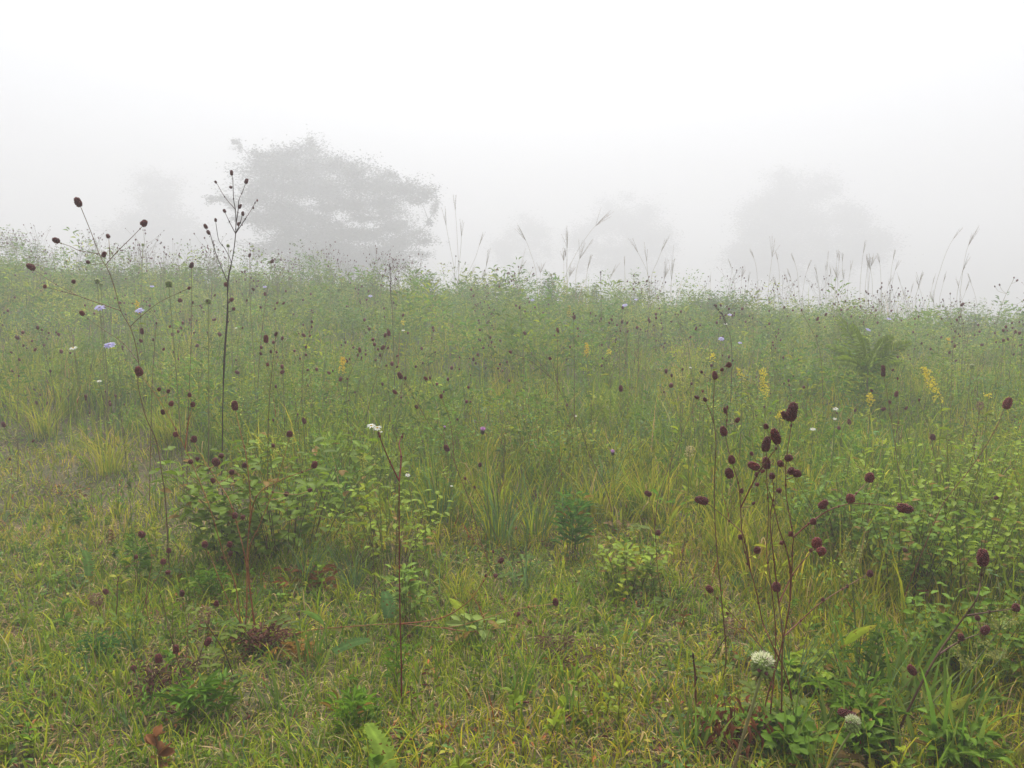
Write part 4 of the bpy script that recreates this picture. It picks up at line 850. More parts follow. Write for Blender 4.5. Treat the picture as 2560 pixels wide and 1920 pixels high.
leafy_bush('leafy_herb', 'tall yellow-green willow-leaved herb in the central grass', 1438, 2.85, .26, .05, 6, .04, (.11, .23, .035), 'herb', 'narrow-leaved upright herbs', per=14, up=.8, **LAN)
leafy_bush('leafy_herb', 'green lobed-leaf herb at the foot of the corner burnet', 2265, 1.6, .13, .09, 7, .03, (.12, .22, .012), 'herb', 'narrow-leaved upright herbs', per=12, up=.4, lt=LT_LANCE, wr=.45)
leafy_bush('leafy_herb', 'broad-leaved green herb filling the bottom right corner', 2530, 1.55, .10, .06, 5, .038, (.13, .23, .014), 'herb', 'narrow-leaved upright herbs', per=9, up=.4, lt=LT_LANCE, wr=.42)
leafy_bush('leafy_herb', 'round-leaved green herb between the two globe seed heads', 2020, 1.62, .10, .10, 8, .030, (.12, .22, .014), 'herb', 'narrow-leaved upright herbs', per=8, up=.2, wr=.75)
leafy_bush('leafy_herb', 'bright green lance-leaved herb under the single oval burnet head', 2230, 1.7, .14, .07, 5, .040, (.12, .22, .014), 'herb', 'narrow-leaved upright herbs', per=6, up=.5, **LAN)
leafy_bush('leafy_herb', 'slanting dark green budding herb right of the largest burnet', 2230, 1.85, .27, .08, 6, .028, (.085, .16, .012), 'herb', 'narrow-leaved upright herbs', per=9, up=.5, **LAN)
leafy_bush('leafy_herb', 'green bushy herb left of the red-stemmed burnet', 480, 2.35, .12, .08, 10, .02, (.11, .22, .015), 'herb', 'narrow-leaved upright herbs', per=10, up=.3, **LAN)
leafy_bush('leafy_herb', 'dead reddish-brown leaf clump at the foot of the red-stemmed burnet', 600, 2.05, .07, .09, 14, .020, (.13, .045, .025), 'dry plant', 'dead brown leaf clumps', per=6, start=.1, yel=0, lt=LT_LANCE, wr=.35)
leafy_bush('leafy_herb', 'dark maroon-brown dead leaf clump in the lower left grass', 300, 1.85, .06, .13, 16, .017, (.10, .04, .03), 'dry plant', 'dead brown leaf clumps', per=6, start=.1, yel=0, lt=LT_LANCE, wr=.3)
leafy_bush('leafy_herb', 'hanging rusty dead leaves at the foot of the largest burnet', 1900, 1.62, .12, .09, 12, .028, (.16, .05, .025), 'dry plant', 'dead brown leaf clumps', per=5, start=.1, yel=0, lt=LT_LANCE, wr=.28, up=-.9)
leafy_bush('leafy_herb', 'rust-coloured dead leaves low in front of the glossy dark bush', 730, 2.45, .07, .1, 7, .04, (.22, .09, .03), 'dry plant', 'dead brown leaf clumps', per=3, start=.1, yel=0, lt=LT_LANCE, wr=.25)
leafy_bush('leafy_herb', 'orange-tinged dying fern-like leaf left of the bare red stem', 700, 2.0, .05, .06, 7, .02, (.32, .17, .03), 'dry plant', 'dead brown leaf clumps', per=6, start=.1, yel=0, lt=LT_LANCE, wr=.35)
leafy_bush('leafy_herb', 'brown feathery dead stalks in the grass at the lower centre', 1430, 1.95, .06, .12, 14, .016, (.14, .07, .045), 'dry plant', 'dead brown leaf clumps', per=6, start=.1, yel=0, lt=LT_LANCE, wr=.25)

def single_leaf(name, label, p0, p1, wpx, Y0, Y1, col, tip, group='large yellow-green single leaves', mat=None):
    a = A(at(*p0, Y0)); c = A(at(*p1, Y1)); b = A((a[0], a[1], gz(a[0], a[1]))); root = thing(name, label, 'leaf', b, group)
    g = Geo(); rows = 9; V = []; Q = []; C = []; L = np.linalg.norm(c - a); W = msize(wpx, Y0); d = (c - a) / L; S = unit(np.cross(d, A((.1, 1, .35)))); N = np.cross(S, d)
    for i in range(rows):
        t = i / (rows - 1); hw = W * .5 * max(.03, math.sin(math.pi * t ** .8)) ** .8; p = a + d * L * t + N * L * .12 * math.sin(math.pi * t)
        wob = rng.normal(0, W * .03, 2)
        V += [p - S * (hw + wob[0]) - N * hw * .35, p - S * hw * .5 - N * hw * .1, p, p + S * hw * .5 - N * hw * .1, p + S * (hw + wob[1]) - N * hw * .35]
        cc = A(col) * (1 - t ** 3) + A(tip) * t ** 3; C += [cc * rng.uniform(.8, 1.05), cc, cc * 1.2, cc, cc * rng.uniform(.8, 1.05)]
    for i in range(rows - 1):
        for k in range(4): q = i * 5 + k; Q.append((q, q + 1, q + 6, q + 5))
    g.add(V, C, quads=Q); g.build('leaf_blade', mat or M_BROAD, root, b)
    s = Geo(); tube(s, smooth_path([b - A((0, 0, .01)), (a + b) / 2 + A((.005, 0, 0)), a], 4), .0018, .0012, tuple(A(col) * .8), sides=5); s.build('stem', M_STEM, root, b)
YG = (.30, .37, .04)
single_leaf('broad_leaf', 'long yellow-green lance leaf arching right of the largest burnet', (2108, 1612), (2192, 1562), 30, 1.75, 1.7, (.27, .36, .03), (.38, .32, .04))
single_leaf('broad_leaf', 'largest yellowing leaf with brown speckles near the bottom right', (2330, 1835), (2428, 1735), 48, 1.6, 1.6, YG, (.30, .26, .05))
single_leaf('broad_leaf', 'speckled green lance leaf hanging under the single oval burnet head', (2292, 1745), (2255, 1665), 30, 1.75, 1.75, (.17, .26, .05), (.20, .24, .05))
single_leaf('broad_leaf', 'yellow leaf with a brown patch cut by the bottom right corner', (2510, 1920), (2565, 1868), 46, 1.55, 1.55, (.28, .32, .05), (.16, .09, .04))
single_leaf('broad_leaf', 'small green lance leaf low at the bottom right', (2350, 1895), (2345, 1865), 22, 1.6, 1.6, (.12, .22, .05), (.2, .28, .05))
single_leaf('broad_leaf', 'pale upright leaf left of the bare red stem', (925, 1562), (946, 1532), 16, 2.0, 2.0, (.25, .34, .05), (.3, .36, .06))
single_leaf('broad_leaf', 'green leaf pointing left in the foreground beside the pinnate herb', (810, 1560), (752, 1526), 22, 2.0, 1.95, (.13, .24, .04), (.2, .28, .05))
single_leaf('broad_leaf', 'bright yellow-green broad leaf pair in the grass at the lower centre', (1160, 1535), (1122, 1495), 26, 2.05, 2.0, YG, YG)
single_leaf('broad_leaf', 'yellow leaf in the grass behind the slim paired-head burnet', (1678, 1300), (1702, 1262), 12, 2.6, 2.6, YG, (.4, .26, .04))

def lobed_leaf(label, p0, p1, wpx, Y, col):
    a = A(at(*p0, Y)); c = A(at(*p1, Y - .03)); b = A((a[0], a[1], gz(a[0], a[1]))); root = thing('thistle_leaf', label, 'leaf', b, 'spiny lobed thistle leaves')
    g = Geo(); L = np.linalg.norm(c - a); W = msize(wpx, Y); d = (c - a) / L; S = unit(np.cross(d, A((0, 1, .3)))); N = np.cross(S, d)
    n = 13; V = []; Q = []; C = []
    for i in range(n * 2 + 1):
        t = i / (n * 2); env = W * .5 * (.35 + .65 * math.sin(math.pi * min(1, .15 + t * .85)) ** .7) * (1 if t < .97 else .4); hw = env * (1.0 if i % 2 else .68)
        p = a + d * L * t + N * (L * .10 * math.sin(math.pi * t)); lift = (.25 if i % 2 else -.05)
        V += [p - S * hw + N * hw * lift, p - S * hw * .4, p, p + S * hw * .4, p + S * hw + N * hw * lift]; cc = A(col) * rng.uniform(.85, 1.15); C += [cc * 1.15, cc * .92, cc * 1.3, cc * .92, cc * 1.15]
    for i in range(n * 2):
        for k in range(4): q = i * 5 + k; Q.append((q, q + 1, q + 6, q + 5))
    g.add(V, C, quads=Q); g.build('leaf_blade', M_BROAD, root, b)
lobed_leaf('pale hairy lobed thistle leaf standing at the bottom edge', (985, 1975), (918, 1808), 66, 1.40, (.26, .38, .06))
lobed_leaf('narrow lobed green leaf standing in the lower left', (222, 1440), (210, 1375), 34, 2.45, (.12, .21, .05))
lobed_leaf('low spiny green leaf lying left of the bare red stem', (835, 1630), (925, 1600), 34, 1.85, (.11, .20, .06))
lobed_leaf('small lobed grey-green leaf just left of the bare red stem', (972, 1545), (962, 1478), 44, 2.1, (.10, .19, .06))

def grass_tuft(seed, n, h, spread, col, wd=.005):
    root = thing('grass_tuft', '', 'grass tuft', (0, 0, 0)); g = Geo(); r = rng
    a = r.uniform(0, 6.28, n); rr = spread * r.uniform(0, 1, n) ** .7
    P = np.stack([np.cos(a) * rr, np.sin(a) * rr, -.01 + 0 * a], 1); hh = h * r.uniform(.55, 1.1, n)
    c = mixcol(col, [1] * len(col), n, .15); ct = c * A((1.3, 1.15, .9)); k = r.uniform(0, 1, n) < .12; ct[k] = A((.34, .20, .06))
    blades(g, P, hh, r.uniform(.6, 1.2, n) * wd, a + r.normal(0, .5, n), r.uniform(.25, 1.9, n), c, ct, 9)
    g.build('grass_blades', M_GRASS, root); return root
tp = [grass_tuft(1, 70, .42, .06, [G2, (.12, .20, .04), BLUEG], .006), grass_tuft(2, 90, .30, .07, [G2, G1, G4], .0045), grass_tuft(3, 34, .36, .05, [BLUEG, (.10, .17, .06)], .0055), grass_tuft(4, 22, .16, .05, [(.13, .24, .03), (.16, .24, .04)], .0075)]
TU = [(0, 1090, 3.1, .95, 'tall arching tuft of long grass beside the leaning burnet'), (0, 1250, 2.95, 1.0, 'tall arching grass tuft in the very centre'), (0, 1345, 3.0, .9, 'arching grass tuft left of the purple thistle'), (1, 1500, 3.3, 1.0, 'dense upright grass tuft behind the purple thistle'), (1, 1640, 3.3, 1.1, 'dense upright grass tuft right of the purple thistle'), (2, 1310, 2.5, .8, 'bluish stiff grass tuft in the centre foreground'), (1, 240, 3.9, 1.1, 'spreading pale grass tuft on the left above the bare patch'), (1, 420, 4.3, 1.1, 'grass tuft behind the forked burnet on the left'), (1, 600, 4.2, 1.0, 'grass tuft behind the tall dark burnet'), (0, 960, 4.2, 1.0, 'arching grass tuft on the slope left of centre'), (2, 740, 2.5, .75, 'bluish grass tuft under the glossy dark bush'), (2, 850, 2.45, .7, 'thin grass tuft between the dark bush and the dewy bush'), (1, 1140, 2.4, .55, 'low grass tuft by the leaning burnet root'), (3, 640, 1.75, 1, 'star of stiff broad blades in the lower left foreground'), (3, 720, 1.95, .9, 'flat blades spreading left of the bare red stem'), (3, 1290, 1.75, .8, 'short broad-bladed tuft at the bottom centre'), (3, 1430, 1.65, .9, 'short broad-bladed tuft at the bottom, right of centre'), (3, 1790, 1.6, 1.0, 'yellow-tipped blades at the bottom left of the white-topped globe'), (3, 2250, 1.95, 1.5, 'long stiff blades right of the largest burnet'), (3, 2330, 1.8, 1.7, 'long orange-tipped blades beneath the corner burnet'), (3, 2200, 1.65, 1.2, 'stiff orange-tipped blades around the small globe seed head'), (3, 2480, 1.75, 1.5, 'thick clump of blades at the lower right edge'), (3, 2390, 1.55, 1.3, 'green blades under the largest yellowing leaf'), (3, 2520, 1.6, 1.6, 'long green blades in the lower right corner'), (3, 2150, 1.5, .9, 'short broad blades before the small globe seed head'), (3, 2040, 1.6, 1.1, 'upright blades right of the white-topped globe'), (3, 2420, 2.0, 1.6, 'long stiff blades before the broad bush clover'), (1, 2560, 1.9, .8, 'dense fine tuft at the right edge'), (2, 2290, 1.7, .7, 'bluish stiff tuft left of the corner burnet'),
 (2, 2050, 1.9, .8, 'bluish tuft behind the largest burnet root'), (1, 1850, 2.8, 1.0, 'grass tuft behind the largest burnet'), (1, 2050, 3.2, 1.0, 'grass tuft beyond the horizontal burnet branch'), (3, 560, 2.2, .7, 'short tuft at the root of the red-stemmed burnet'), (0, 1440, 4.4, .9, 'arching grass tuft on the hazy middle slope'), (1, 90, 4.6, 1.1, 'grass tuft by the left edge under the crest'), (1, 1950, 4.5, 1.1, 'pale grass tuft below the fern'), (1, 700, 5.2, 1.1, 'grass tuft on the hazy slope under the foggy tree'), (0, 1800, 6.2, 1.1, 'hazy grass tuft left of the fern'), (0, 2100, 11.0, 1.3, 'hazy pale grass tuft on the crest behind the fern'), (0, 2250, 11.5, 1.3, 'hazy pale grass tuft on the crest right of the fern')]
seen = set()
for i, px, Y, s, lb in TU:
    b = base_at(px, Y); rz = rnd.uniform(0, 6.28)
    if i not in seen: seen.add(i); p = tp[i]; p.location = b; p.rotation_euler = (0, 0, rz); p.scale = (s,) * 3; tag(p, lb, None, 'separate tufts of long grass')
    else: dup(tp[i], b, rz, s, lb, 'separate tufts of long grass')

def fern():
    Y = 5.3; b = A(base_at(2172, Y)); root = thing('fern', 'feathery yellow-green fern fanning out on the right slope', 'fern', b); s = Geo()
    hub = A(at(2170, 930, Y)); tube(s, smooth_path([b - A((0, 0, .02)), (b + hub) / 2, hub], 4), .0035, .003, (.18, .13, .06), sides=6)
    s.build('stem', M_STEM, root, b)
    for (px, py, dy) in ((2092, 790, 0), (2128, 808, -.22), (2158, 838, .22), (2232, 838, .1), (2278, 856, -.1), (2064, 862, .15), (2206, 852, -.3), (2262, 900, .25), (2084, 902, -.3)):
        g = Geo(); e = A(at(px, py, Y + dy)); path = smooth_path([hub, (hub + e) / 2 + A((0, 0, .03)), e], 9); tube(g, path, .0018, .0007, (.14, .17, .05), sides=4)
        d = unit(e - hub); side = unit(np.cross(d, A((rng.normal(0, .2), -1, .6))))
        m = len(path)
        P = []; D = []; L = []
        for i in range(2, 2 * m - 2):
            t = i / (2 * m - 2); p0 = path[i // 2] if i % 2 == 0 else (path[i // 2] + path[i // 2 + 1]) / 2
            ll = .062 * math.sin(math.pi * min(.98, t * .74 + .24)) ** .8 + .006
            for sg in (-1, 1): P.append(p0); D.append(unit(side * sg + d * .8 + A((0, 0, rng.uniform(-.3, .05))))); L.append(ll * rng.uniform(.85, 1.1))
        n = len(P); scatter(g, LT_LANCE, P, D, np.tile(np.cross(side, d), (n, 1)) + rng.normal(0, .25, (n, 3)), A(L), .0065, A((.26, .36, .03)) * rng.uniform(.75, 1.2, (n, 1)))
        g.build('frond', M_LEAF, root, b)
fern()

# conical leafy shrubs standing on the crest
for px, py, Y, wpx, lb in ((20, 555, 8.2, 150, 'largest leafy shrub on the crest at the left edge'), (140, 600, 9.0, 110, 'faint leafy shrub on the crest right of the left-edge shrub'), (50, 640, 7.0, 130, 'green shrub below the crest at the left edge'), (1065, 665, 7.6, 60, 'dark small conical shrub on the crest right of the foggy tree'), (940, 655, 8.0, 60, 'conical shrub on the crest under the right side of the foggy tree'), (830, 655, 8.4, 50, 'pale conical shrub on the crest under the middle of the foggy tree'), (1190, 690, 8, 70, 'low shrub on the crest in the gap right of the foggy tree'), (1369, 682, 7.6, 44, 'slim pointed shrub on the crest in the middle'), (1440, 705, 8.2, 44, 'small grey-green shrub on the crest right of the slim pointed one'), (1560, 702, 8.2, 66, 'wider grey-green shrub on the crest right of centre'), (1485, 715, 8.6, 50, 'low bushy shrub on the crest between two taller ones'), (1725, 735, 8.0, 50, 'first of three little conical shrubs on the right crest'), (1775, 725, 8.4, 50, 'second little conical shrub on the right crest'), (1830, 728, 8.0, 60, 'third little conical shrub on the right crest'), (1935, 765, 7.6, 70, 'rounded shrub on the crest left of the fern'), (2390, 758, 7.4, 70, 'shrub on the right crest, darkest there'), (2500, 768, 7.6, 80, 'shrub on the right crest near the edge of the picture'), (330, 665, 8.0, 90, 'shrub on the left crest beneath the faint conical tree'), (500, 655, 8.2, 80, 'shrub on the left crest beside the tall dark burnet'), (620, 675, 7.6, 90, 'yellow-green shrub on the crest under the left side of the foggy tree'), (700, 670, 8, 90, 'yellow-green shrub on the crest under the foggy tree trunk')):
    Y *= 1.5; b = base_at(px, Y); top = at(px, py, Y); h = max(.3, top.z - b.z)
    r_ = leafy_bush('crest_shrub', lb, px, Y, h, msize(wpx, Y) * .75, 15, .042, (.11, .19, .03) if rnd.random() < .6 else (.16, .25, .03), 'shrub', 'small shrubs along the misty crest', per=16, wr=.5, up=.4, start=.12)

# silver grass stalks against the fog
def plume_stalk(label, pts, Y, fan=True, group='tall silver grass stalks against the fog'):
    Q = [A(at(p[0], p[1], Y)) for p in pts][::-1]; b = A(base_at(pts[-1][0], Y)); root = thing('silver_grass', label, 'tall grass', b, group)
    path = smooth_path([b - A((0, 0, .02))] + Q, 5); g = Geo(); tube(g, path, .0028, .0014, (.36, .30, .17), (.32, .25, .18), 4)
    g.build('stalk', M_STEM, root, b); f = Geo(); d = unit(Q[-1] - path[-6]); n = 7 if fan else 3; Lp = (.32 if fan else .26) * (.62 if 'faint' in label else 1)
    base = path[-4]
    for k in range(n):
        e = base + unit(d + A((rng.normal(0, .22), rng.normal(0, .22), rng.normal(0, .08))) * (1 if fan else .5)) * Lp * rng.uniform(.7, 1.15)
        tube(f, smooth_path([base, (base + e) / 2 + A((0, 0, .01)), e], 3), .0022, .001, (.24, .17, .13), sides=3)
        m = 16; t = rng.uniform(.1, 1, m); P = base + (e - base) * t[:, None]
        scatter(f, LT_SMALL, P, np.repeat(unit(e - base)[None], m, 0) + rng.normal(0, .25, (m, 3)), rdir(m), .018, .004, A((.36, .28, .22)), tris=LT_SMALL_T)
    f.build('plume', M_DRY, root, b)
    lg = Geo(); m = 5; blades(lg, np.repeat(b[None], m, 0), rng.uniform(.45, .9, m), np.full(m, .010), rng.uniform(0, 6.28, m), rng.uniform(.4, 1.4, m), mixcol([G2, STRAW], [2, 1], m), None, 6); lg.build('foliage', M_GRASS, root, b)
ST = [('tallest silver grass plume just right of the foggy tree', [(1134, 486), (1141, 560), (1147, 694)], 0), ('silver grass stalk bowing left beside the tallest one', [(1110, 535), (1120, 590), (1138, 694)], 0), ('silver grass stalk right of the tallest one', [(1156, 550), (1152, 620), (1146, 694)], 0), ('thin curved stalk leaning right near the tallest silver grass', [(1207, 580), (1190, 640), (1165, 700)], 0), ('short plain stalk in the cluster by the tallest silver grass', [(1222, 640), (1212, 690)], 0),
 ('long leaning silver grass with a fanned plume in the middle fog', [(1500, 558), (1480, 574), (1442, 631), (1410, 704)], 1), ('upright silver grass with an open fan plume in the middle', [(1419, 594), (1418, 640), (1417, 700)], 1), ('silver grass drooping left with a soft plume, left of the middle fan', [(1309, 594), (1320, 614), (1342, 690)], 1), ('straight silver grass spike leaning right in the middle', [(1314, 621), (1289, 718)], 0), ('forked silver grass plume right of the long leaning one', [(1457, 631), (1445, 660), (1439, 704)], 1), ('plain stalk right of the forked plume', [(1478, 634), (1465, 704)], 0),
 ('silver grass stalk bent over to the left, right of centre', [(1587, 620), (1601, 643), (1621, 695)], 0), ('slender upright stalk right of centre, beside the bent one', [(1611, 605), (1620, 690)], 0), ('long bare stalk leaning right, right of centre', [(1667, 597), (1645, 650), (1628, 700)], 0), ('tall upright stalk right of the long leaning bare one', [(1684, 614), (1678, 720)], 0), ('short spike pair member right of centre, left one', [(1669, 646), (1659, 725)], 0), ('short spike pair member right of centre, right one', [(1686, 647), (1676, 735)], 0), ('little leaning spike low in the fog at centre right', [(1537, 673), (1520, 715)], 0),
 ('silver grass with dark plume at the left of the right-hand group', [(1933, 627), (1928, 660), (1920, 745)], 1), ('leaning silver grass plume at the right, left one of a tall pair', [(2393, 587), (2376, 609), (2354, 664), (2334, 750)], 0), ('silver grass plume at the right, right one of a tall pair', [(2429, 598), (2416, 629), (2406, 687), (2400, 765)], 1), ('shorter stalk between the tall pair at the right', [(2414, 656), (2400, 700), (2392, 760)], 0), ('stalk with narrow plume in the thick of the right-hand group', [(2162, 619), (2156, 650), (2150, 740)], 0)]
for lb, pts, fan in ST: plume_stalk(lb, pts, 12.4 + rnd.uniform(-.9, 1), bool(fan))
for k in range(52):
    px = rnd.choice([rnd.uniform(1880, 2340), rnd.uniform(1900, 2450), rnd.gauss(2150, 130), rnd.uniform(1120, 1900)]); y = rnd.uniform(620, 690) + (40 if px > 2250 else 0); l = rnd.uniform(-25, 25)
    plume_stalk('faint thin silver grass stalk in the crowd on the foggy right-hand crest' if px > 1850 else 'faint thin silver grass stalk on the foggy middle crest', [(px + l, y), (px + l * .3, y + 45), (px, 760)], rnd.uniform(13, 15.5), rnd.random() < .3, 'faint silver grass stalks on the right-hand crest' if px > 1850 else 'faint silver grass stalks on the middle crest')
# two dark seed spikes
for lb, pts, Y in (('straight dark brown seed spike below the foggy tree', [(974, 659), (976, 700), (977, 740), (982, 800)], 5.0), ('slanting dark knotted seed spike left of the fern', [(1785, 763), (1800, 782), (1812, 803), (1830, 880)], 4.6), ('dark upright seed spike on the crest above the tall goldenrod', [(1502, 680), (1502, 705)], 7.5)):
    Q = [A(at(p[0], p[1], Y)) for p in pts][::-1]; b = A(base_at(pts[-1][0] + 3, Y)); root = thing('seed_spike', lb, 'seed head', b)
    g = Geo(); path = smooth_path([b - A((0, 0, .02))] + Q, 6); tube(g, path, .002, .0015, (.10, .06, .04), sides=5); g.build('stem', M_STEM, root, b)
    f = Geo(); n = 90; t = rng.uniform(0, 1, n); i0 = len(path) - 14 if len(path) > 16 else len(path) // 2; seg = np.array(path[i0:]); idx = t * (len(seg) - 1); P = seg[idx.astype(int)] + (seg[np.minimum(idx.astype(int) + 1, len(seg) - 1)] - seg[idx.astype(int)]) * (idx % 1)[:, None]
    scatter(f, LT_SMALL, P, rdir(n, .4, 1), rdir(n), .012, .0045, A((.055, .03, .028)) * rng.uniform(.8, 1.3, (n, 1)), tris=LT_SMALL_T); f.build('seeds', M_DRY, root, b)
# rusty upright stalk in the foreground
b = A(base_at(1732, 1.72)); root = thing('dead_stalk', 'rust-brown dead upright stalk with a withered leaf, bottom centre right', 'dry plant', b)
g = Geo(); tube(g, smooth_path([b, A(at(1733, 1800, 1.72)), A(at(1738, 1700, 1.72)), A(at(1734, 1650, 1.72))], 5), .0034, .002, (.28, .08, .03), (.06, .02, .018), 6)
low_head(g, at(1733, 1640, 1.72), (-.1, 0, 1), .018, .006, A((.05, .02, .02))); low_head(g, at(1741, 1696, 1.72), (.1, 0, 1), .014, .006, A((.05, .02, .02))); g.build('stalk', M_STEM, root, b)
f = Geo(); blades(f, np.array([A(at(1728, 1900, 1.72))] * 2), A((.10, .09)), A((.010, .008)), A((.2, 3.4)), A((1.2, 1.5)), A([(.38, .10, .03)] * 2), None, 7); f.build('withered_leaf', M_DRY, root, b)

# greenish budding sprays at lower right
def spray(label, px, py, wpx, hpx, Y, bx):
    b = A(base_at(bx, Y)); root = thing('budding_spray', label, 'wildflower', b, 'yellow-green budding sprays'); g = Geo(); f = Geo(); hub = A(at(px, py + hpx * .5, Y)); tube(g, smooth_path([b - A((0, 0, .02)), (b + hub) / 2, hub], 5), .002, .0013, (.12, .15, .05), sides=5)
    for k in range(9):
        e = A(at(px + rng.uniform(-.5, .5) * wpx, py + rng.uniform(-.5, .45) * hpx, Y + rng.uniform(-.05, .05))); tube(g, smooth_path([hub, (hub + e) / 2 + A((0, 0, .006)), e], 3), .0008, .0005, (.16, .2, .06), sides=3)
        n = 22; t = rng.uniform(.25, 1, n); P = hub + (e - hub) * t[:, None] + rng.normal(0, .003, (n, 3)); scatter(f, LT_SMALL, P, rdir(n, -.2, 1), rdir(n), .0055, .0045, A((.33, .34, .09)) * rng.uniform(.7, 1.3, (n, 1)), tris=LT_SMALL_T)
    g.build('stem', M_STEM, root, b); f.build('buds', M_LEAF, root, b)
spray('yellow-green budding spray between the corner burnet and the picture edge', 2500, 1530, 130, 90, 1.75, 2440)
spray('yellow-green budding spray low against the corner burnet stem', 2415, 1620, 90, 100, 1.7, 2370)
spray('yellow-green budding spray right of the round burnet heads, leaning left', 2130, 1380, 90, 130, 1.95, 2240)
spray('yellow-green budding spray under the corner burnet at the right', 2500, 1625, 100, 50, 1.7, 2450)
spray('faint budding spray left of centre beside the orange goldenrod', 755, 965, 60, 60, 3.2, 750)
spray('pale budding spray above the burnet pair right of centre', 1885, 1190, 30, 20, 2.6, 1885) if False else None

# ------------------------------------------------------------------ trees in the fog
def tree(name, label, base, pads, leafs, leaf_n, group=None, tr=.16, col=(.028, .042, .024), wisp=.9):
    """pads: (center(3), rx, ry, rz). Limbs grow from the trunk to every pad; leaves fill the pads."""
    b = A(base); root = thing(name, label, 'tree', b, group); g = Geo(); f = Geo()
    nodes = [b, b + A((.05, 0, .6)), b + A((.08, .05, 1.1))]; rad = [tr, tr * .85, tr * .7]
    tube(g, smooth_path([b - A((0, 0, .3))] + nodes, 3), tr, tr * .7, (.05, .04, .035), sides=8)
    order = sorted(pads, key=lambda p: np.linalg.norm(p[0] - nodes[-1]))
    for c, rx, ry, rz in order:
        best = min(range(1, len(nodes)), key=lambda i: np.linalg.norm(nodes[i] - c) * 1.0 + (2.5 if nodes[i][2] > c[2] - .1 else 0) + .25 * np.linalg.norm(nodes[i] - nodes[2]))
        s = nodes[best]; r0 = max(.03, rad[best] * .74); d = c - s; L = np.linalg.norm(d)
        p = smooth_path([s, s + d * .35 + A((rng.normal(0, .06), rng.normal(0, .06), -.05)) * L * .6, s + d * .7 + A((rng.normal(0, .06), rng.normal(0, .06), .10)) * L * .6, c], 3)
        tube(g, p, r0, max(.012, r0 * .5), (.05, .04, .035), sides=5)
        nodes.append(p[3]); rad.append(r0 * .85); nodes.append(p[6]); rad.append(r0 * .68); nodes.append(c); rad.append(max(.012, r0 * .5))
        # twigs inside the pad
        k = int(6 + 10 * rx * ry)
        tips = c + rng.normal(0, 1, (k, 3)) * A((rx, ry, rz)) * .62
        for t in tips: tube(g, [c + (t - c) * .1, (c + t) / 2 + rng.normal(0, .05, 3), t], .014, .005, (.05, .04, .035), sides=3)
        n = int(leaf_n * rx * ry) + 25
        # leaves gathered in sprays along the twigs
        ti = rng.integers(0, k, n); tt = rng.uniform(.25, 1.15, n); sc_ = min(rx, 1) * .30
        P = c + (tips[ti] - c) * tt[:, None] + rng.normal(0, 1, (n, 3)) * A((sc_, sc_, max(.05, rz * .32)))
        scatter(f, LT_SMALL, P, rdir(n, -.5, .5), np.tile([0, 0, 1.], (n, 1)) + rng.normal(0, .5, (n, 3)), leafs * rng.uniform(.6, 1.3, n), leafs * .5, A(col) * rng.uniform(.7, 1.3, (n, 1)), tris=LT_SMALL_T)
    g.build('trunk', M_BARK, root, b); f.build('crown', M_TREE, root, b)
TY = 54.
PADS = [(778, 352, 10, 10), (778, 378, 34, 20), (726, 390, 40, 16), (682, 396, 36, 16), (604, 368, 10, 7), (592, 358, 6, 5), (642, 388, 26, 12), (653, 424, 52, 20), (720, 424, 60, 26), (790, 420, 60, 26), (840, 415, 44, 20), (885, 432, 46, 18), (957, 432, 26, 12), (986, 438, 14, 10), (900, 462, 60, 22), (960, 470, 50, 20), (1010, 478, 50, 18), (1060, 485, 36, 14), (1094, 510, 14, 14), (1084, 530, 8, 12), (1044, 508, 30, 9), (665, 462, 60, 26), (740, 470, 70, 26), (820, 474, 76, 24), (635, 500, 46, 15), (560, 492, 22, 9), (530, 498, 18, 7), (590, 515, 26, 9), (880, 510, 60, 17), (950, 505, 50, 15), (640, 545, 40, 18), (690, 560, 46, 18), (735, 582, 44, 16), (827, 566, 34, 10), (972, 533, 44, 14), (986, 568, 50, 14), (1044, 580, 26, 9), (1064, 597, 28, 10), (1000, 606, 54, 18), (914, 590, 50, 16), (800, 592, 70, 20), (711, 612, 60, 16), (827, 628, 90, 20), (943, 630, 66, 18), (1044, 630, 28, 9), (660, 630, 36, 12), (1070, 553, 12, 6), (760, 655, 80, 20), (780, 548, 60, 14), (700, 545, 40, 12), (905, 545, 34, 10), (740, 528, 40, 10), (820, 522, 40, 9), (850, 560, 30, 8), (600, 545, 30, 9), (860, 585, 40, 12), (880, 662, 90, 20), (700, 520, 44, 12), (985, 655, 50, 16)]
cx = 820; pads = []
for px, py, rx, ry in PADS:
    u = (px - cx) / 300.; half = 6.2 * math.sqrt(max(.04, 1 - u * u)); k = 2 if rx > 30 else 1
    for _ in range(k):
        Y = TY + rnd.uniform(-half, half) * .8; Y = max(TY - 6.2, Y)
        pads.append((A(at(px + rnd.uniform(-6, 6), py + rnd.uniform(-4, 4), Y)), msize(rx, Y), max(.7, msize(rx, Y) * .9), msize(ry, Y) * 1.25))
bt = at(850, 700, TY); tree('spreading_tree', 'wide spreading tree looming in the fog left of centre, nearest of the trees', (bt.x, TY, gz(bt.x, TY)), pads, .18, 640, None, .55)
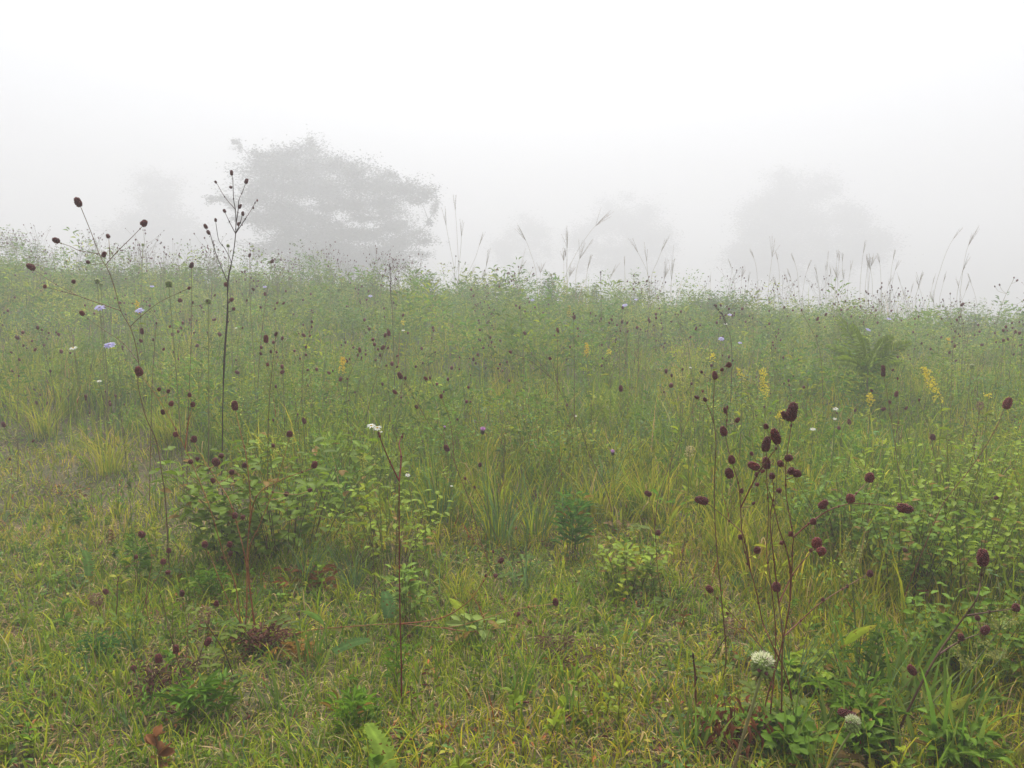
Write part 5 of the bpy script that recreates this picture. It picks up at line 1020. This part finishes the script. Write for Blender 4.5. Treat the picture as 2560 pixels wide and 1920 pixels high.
def far_tree(label, blobs, Y, px, name='distant_tree', leafs=.36, n=80):
    pads = []
    for bx, by, rx, ry in blobs:
        m = max(5, int(rx * ry / 200))
        for _ in range(m):
            a = rnd.uniform(0, 6.28); q = math.sqrt(rnd.random()); u = math.cos(a) * q; v = math.sin(a) * q; yy = Y + rnd.uniform(-1, 1) * msize(rx, Y) * .6 * math.sqrt(max(0, 1 - u * u))
            s = rnd.uniform(.7, 1.3); pads.append((A(at(bx + u * rx * .85, by + v * ry * .85, yy)), 1.9 * s, 1.9 * s, 1.1 * s))
    bt = at(px, 700, Y); tree(name, label, (bt.x, Y, gz(bt.x, Y)), pads, leafs, n, 'faint trees deep in the fog', .28)
far_tree('faint conical tree deep in the fog on the left', [(395, 480, 45, 50), (400, 560, 90, 50), (340, 590, 70, 40), (470, 600, 60, 35), (400, 640, 120, 40)], 98, 400)
far_tree('very faint low tree right of the spreading tree', [(1320, 575, 60, 38), (1300, 640, 90, 45)], 118, 1320)
far_tree('faint rounded tree deep in the fog in the middle', [(1560, 530, 75, 45), (1520, 590, 110, 50), (1640, 600, 70, 45), (1560, 660, 140, 45)], 110, 1560)
far_tree('largest faint tree mass in the fog on the right', [(1960, 470, 50, 50), (2045, 470, 56, 38), (1930, 520, 60, 50), (1940, 560, 110, 60), (2080, 560, 90, 60), (2180, 610, 80, 50), (1990, 650, 180, 60), (1900, 620, 70, 70)], 103, 2010)

# ------------------------------------------------------------------ haze: even fog round camera and scene
hm = bpy.data.materials.new('haze'); hm.use_nodes = True; n = hm.node_tree; n.nodes.clear()
pv = n.nodes.new('ShaderNodeVolumePrincipled'); mo = n.nodes.new('ShaderNodeOutputMaterial'); n.links.new(pv.outputs[0], mo.inputs['Volume'])
pv.inputs['Color'].default_value = (.715, .725, .75, 1); pv.inputs['Density'].default_value = .0225; pv.inputs['Anisotropy'].default_value = .25
v = [(x, y, z) for x in (-225, 225) for y in (-35, 225) for z in (-8, 16)]
me = bpy.data.meshes.new('haze'); me.from_pydata(v, [], [(0, 1, 3, 2), (4, 6, 7, 5), (0, 4, 5, 1), (2, 3, 7, 6), (0, 2, 6, 4), (1, 5, 7, 3)]); me.materials.append(hm)
ho = bpy.data.objects.new('haze', me); COL.objects.link(ho); tag(ho, 'even white fog filling the air over the whole meadow', 'fog', kind='stuff')
for p in protos + tp:
    if not p.get('label'): print('UNUSED', p.name)
# copies that share a label are told apart by their order in the picture
cnt = {}
for o in list(sc.objects):
    if o.parent is None and o.get('label') and o.get('category') and o.get('group'): cnt.setdefault(o['label'], []).append(o)
ORD = ['second', 'third', 'fourth', 'fifth', 'sixth', 'seventh', 'eighth', 'ninth', 'tenth', 'eleventh', 'twelfth']
for lb, os_ in cnt.items():
    if len(os_) < 2: continue
    os_.sort(key=lambda o: o.location.x / o.location.y)
    for k, o in enumerate(os_):
        if len(os_) == 2: w_ = 'left one of two' if k == 0 else 'right one of two'
        else: w_ = 'leftmost' if k == 0 else ('rightmost' if k == len(os_) - 1 else (ORD[k - 1] + ' from left' if k <= len(ORD) else 'towards the right'))
        o['label'] = lb + ', ' + w_
for o in sc.objects:
    if o.get('label') and len(o['label'].split()) > 16: print('LONG', o['label'])
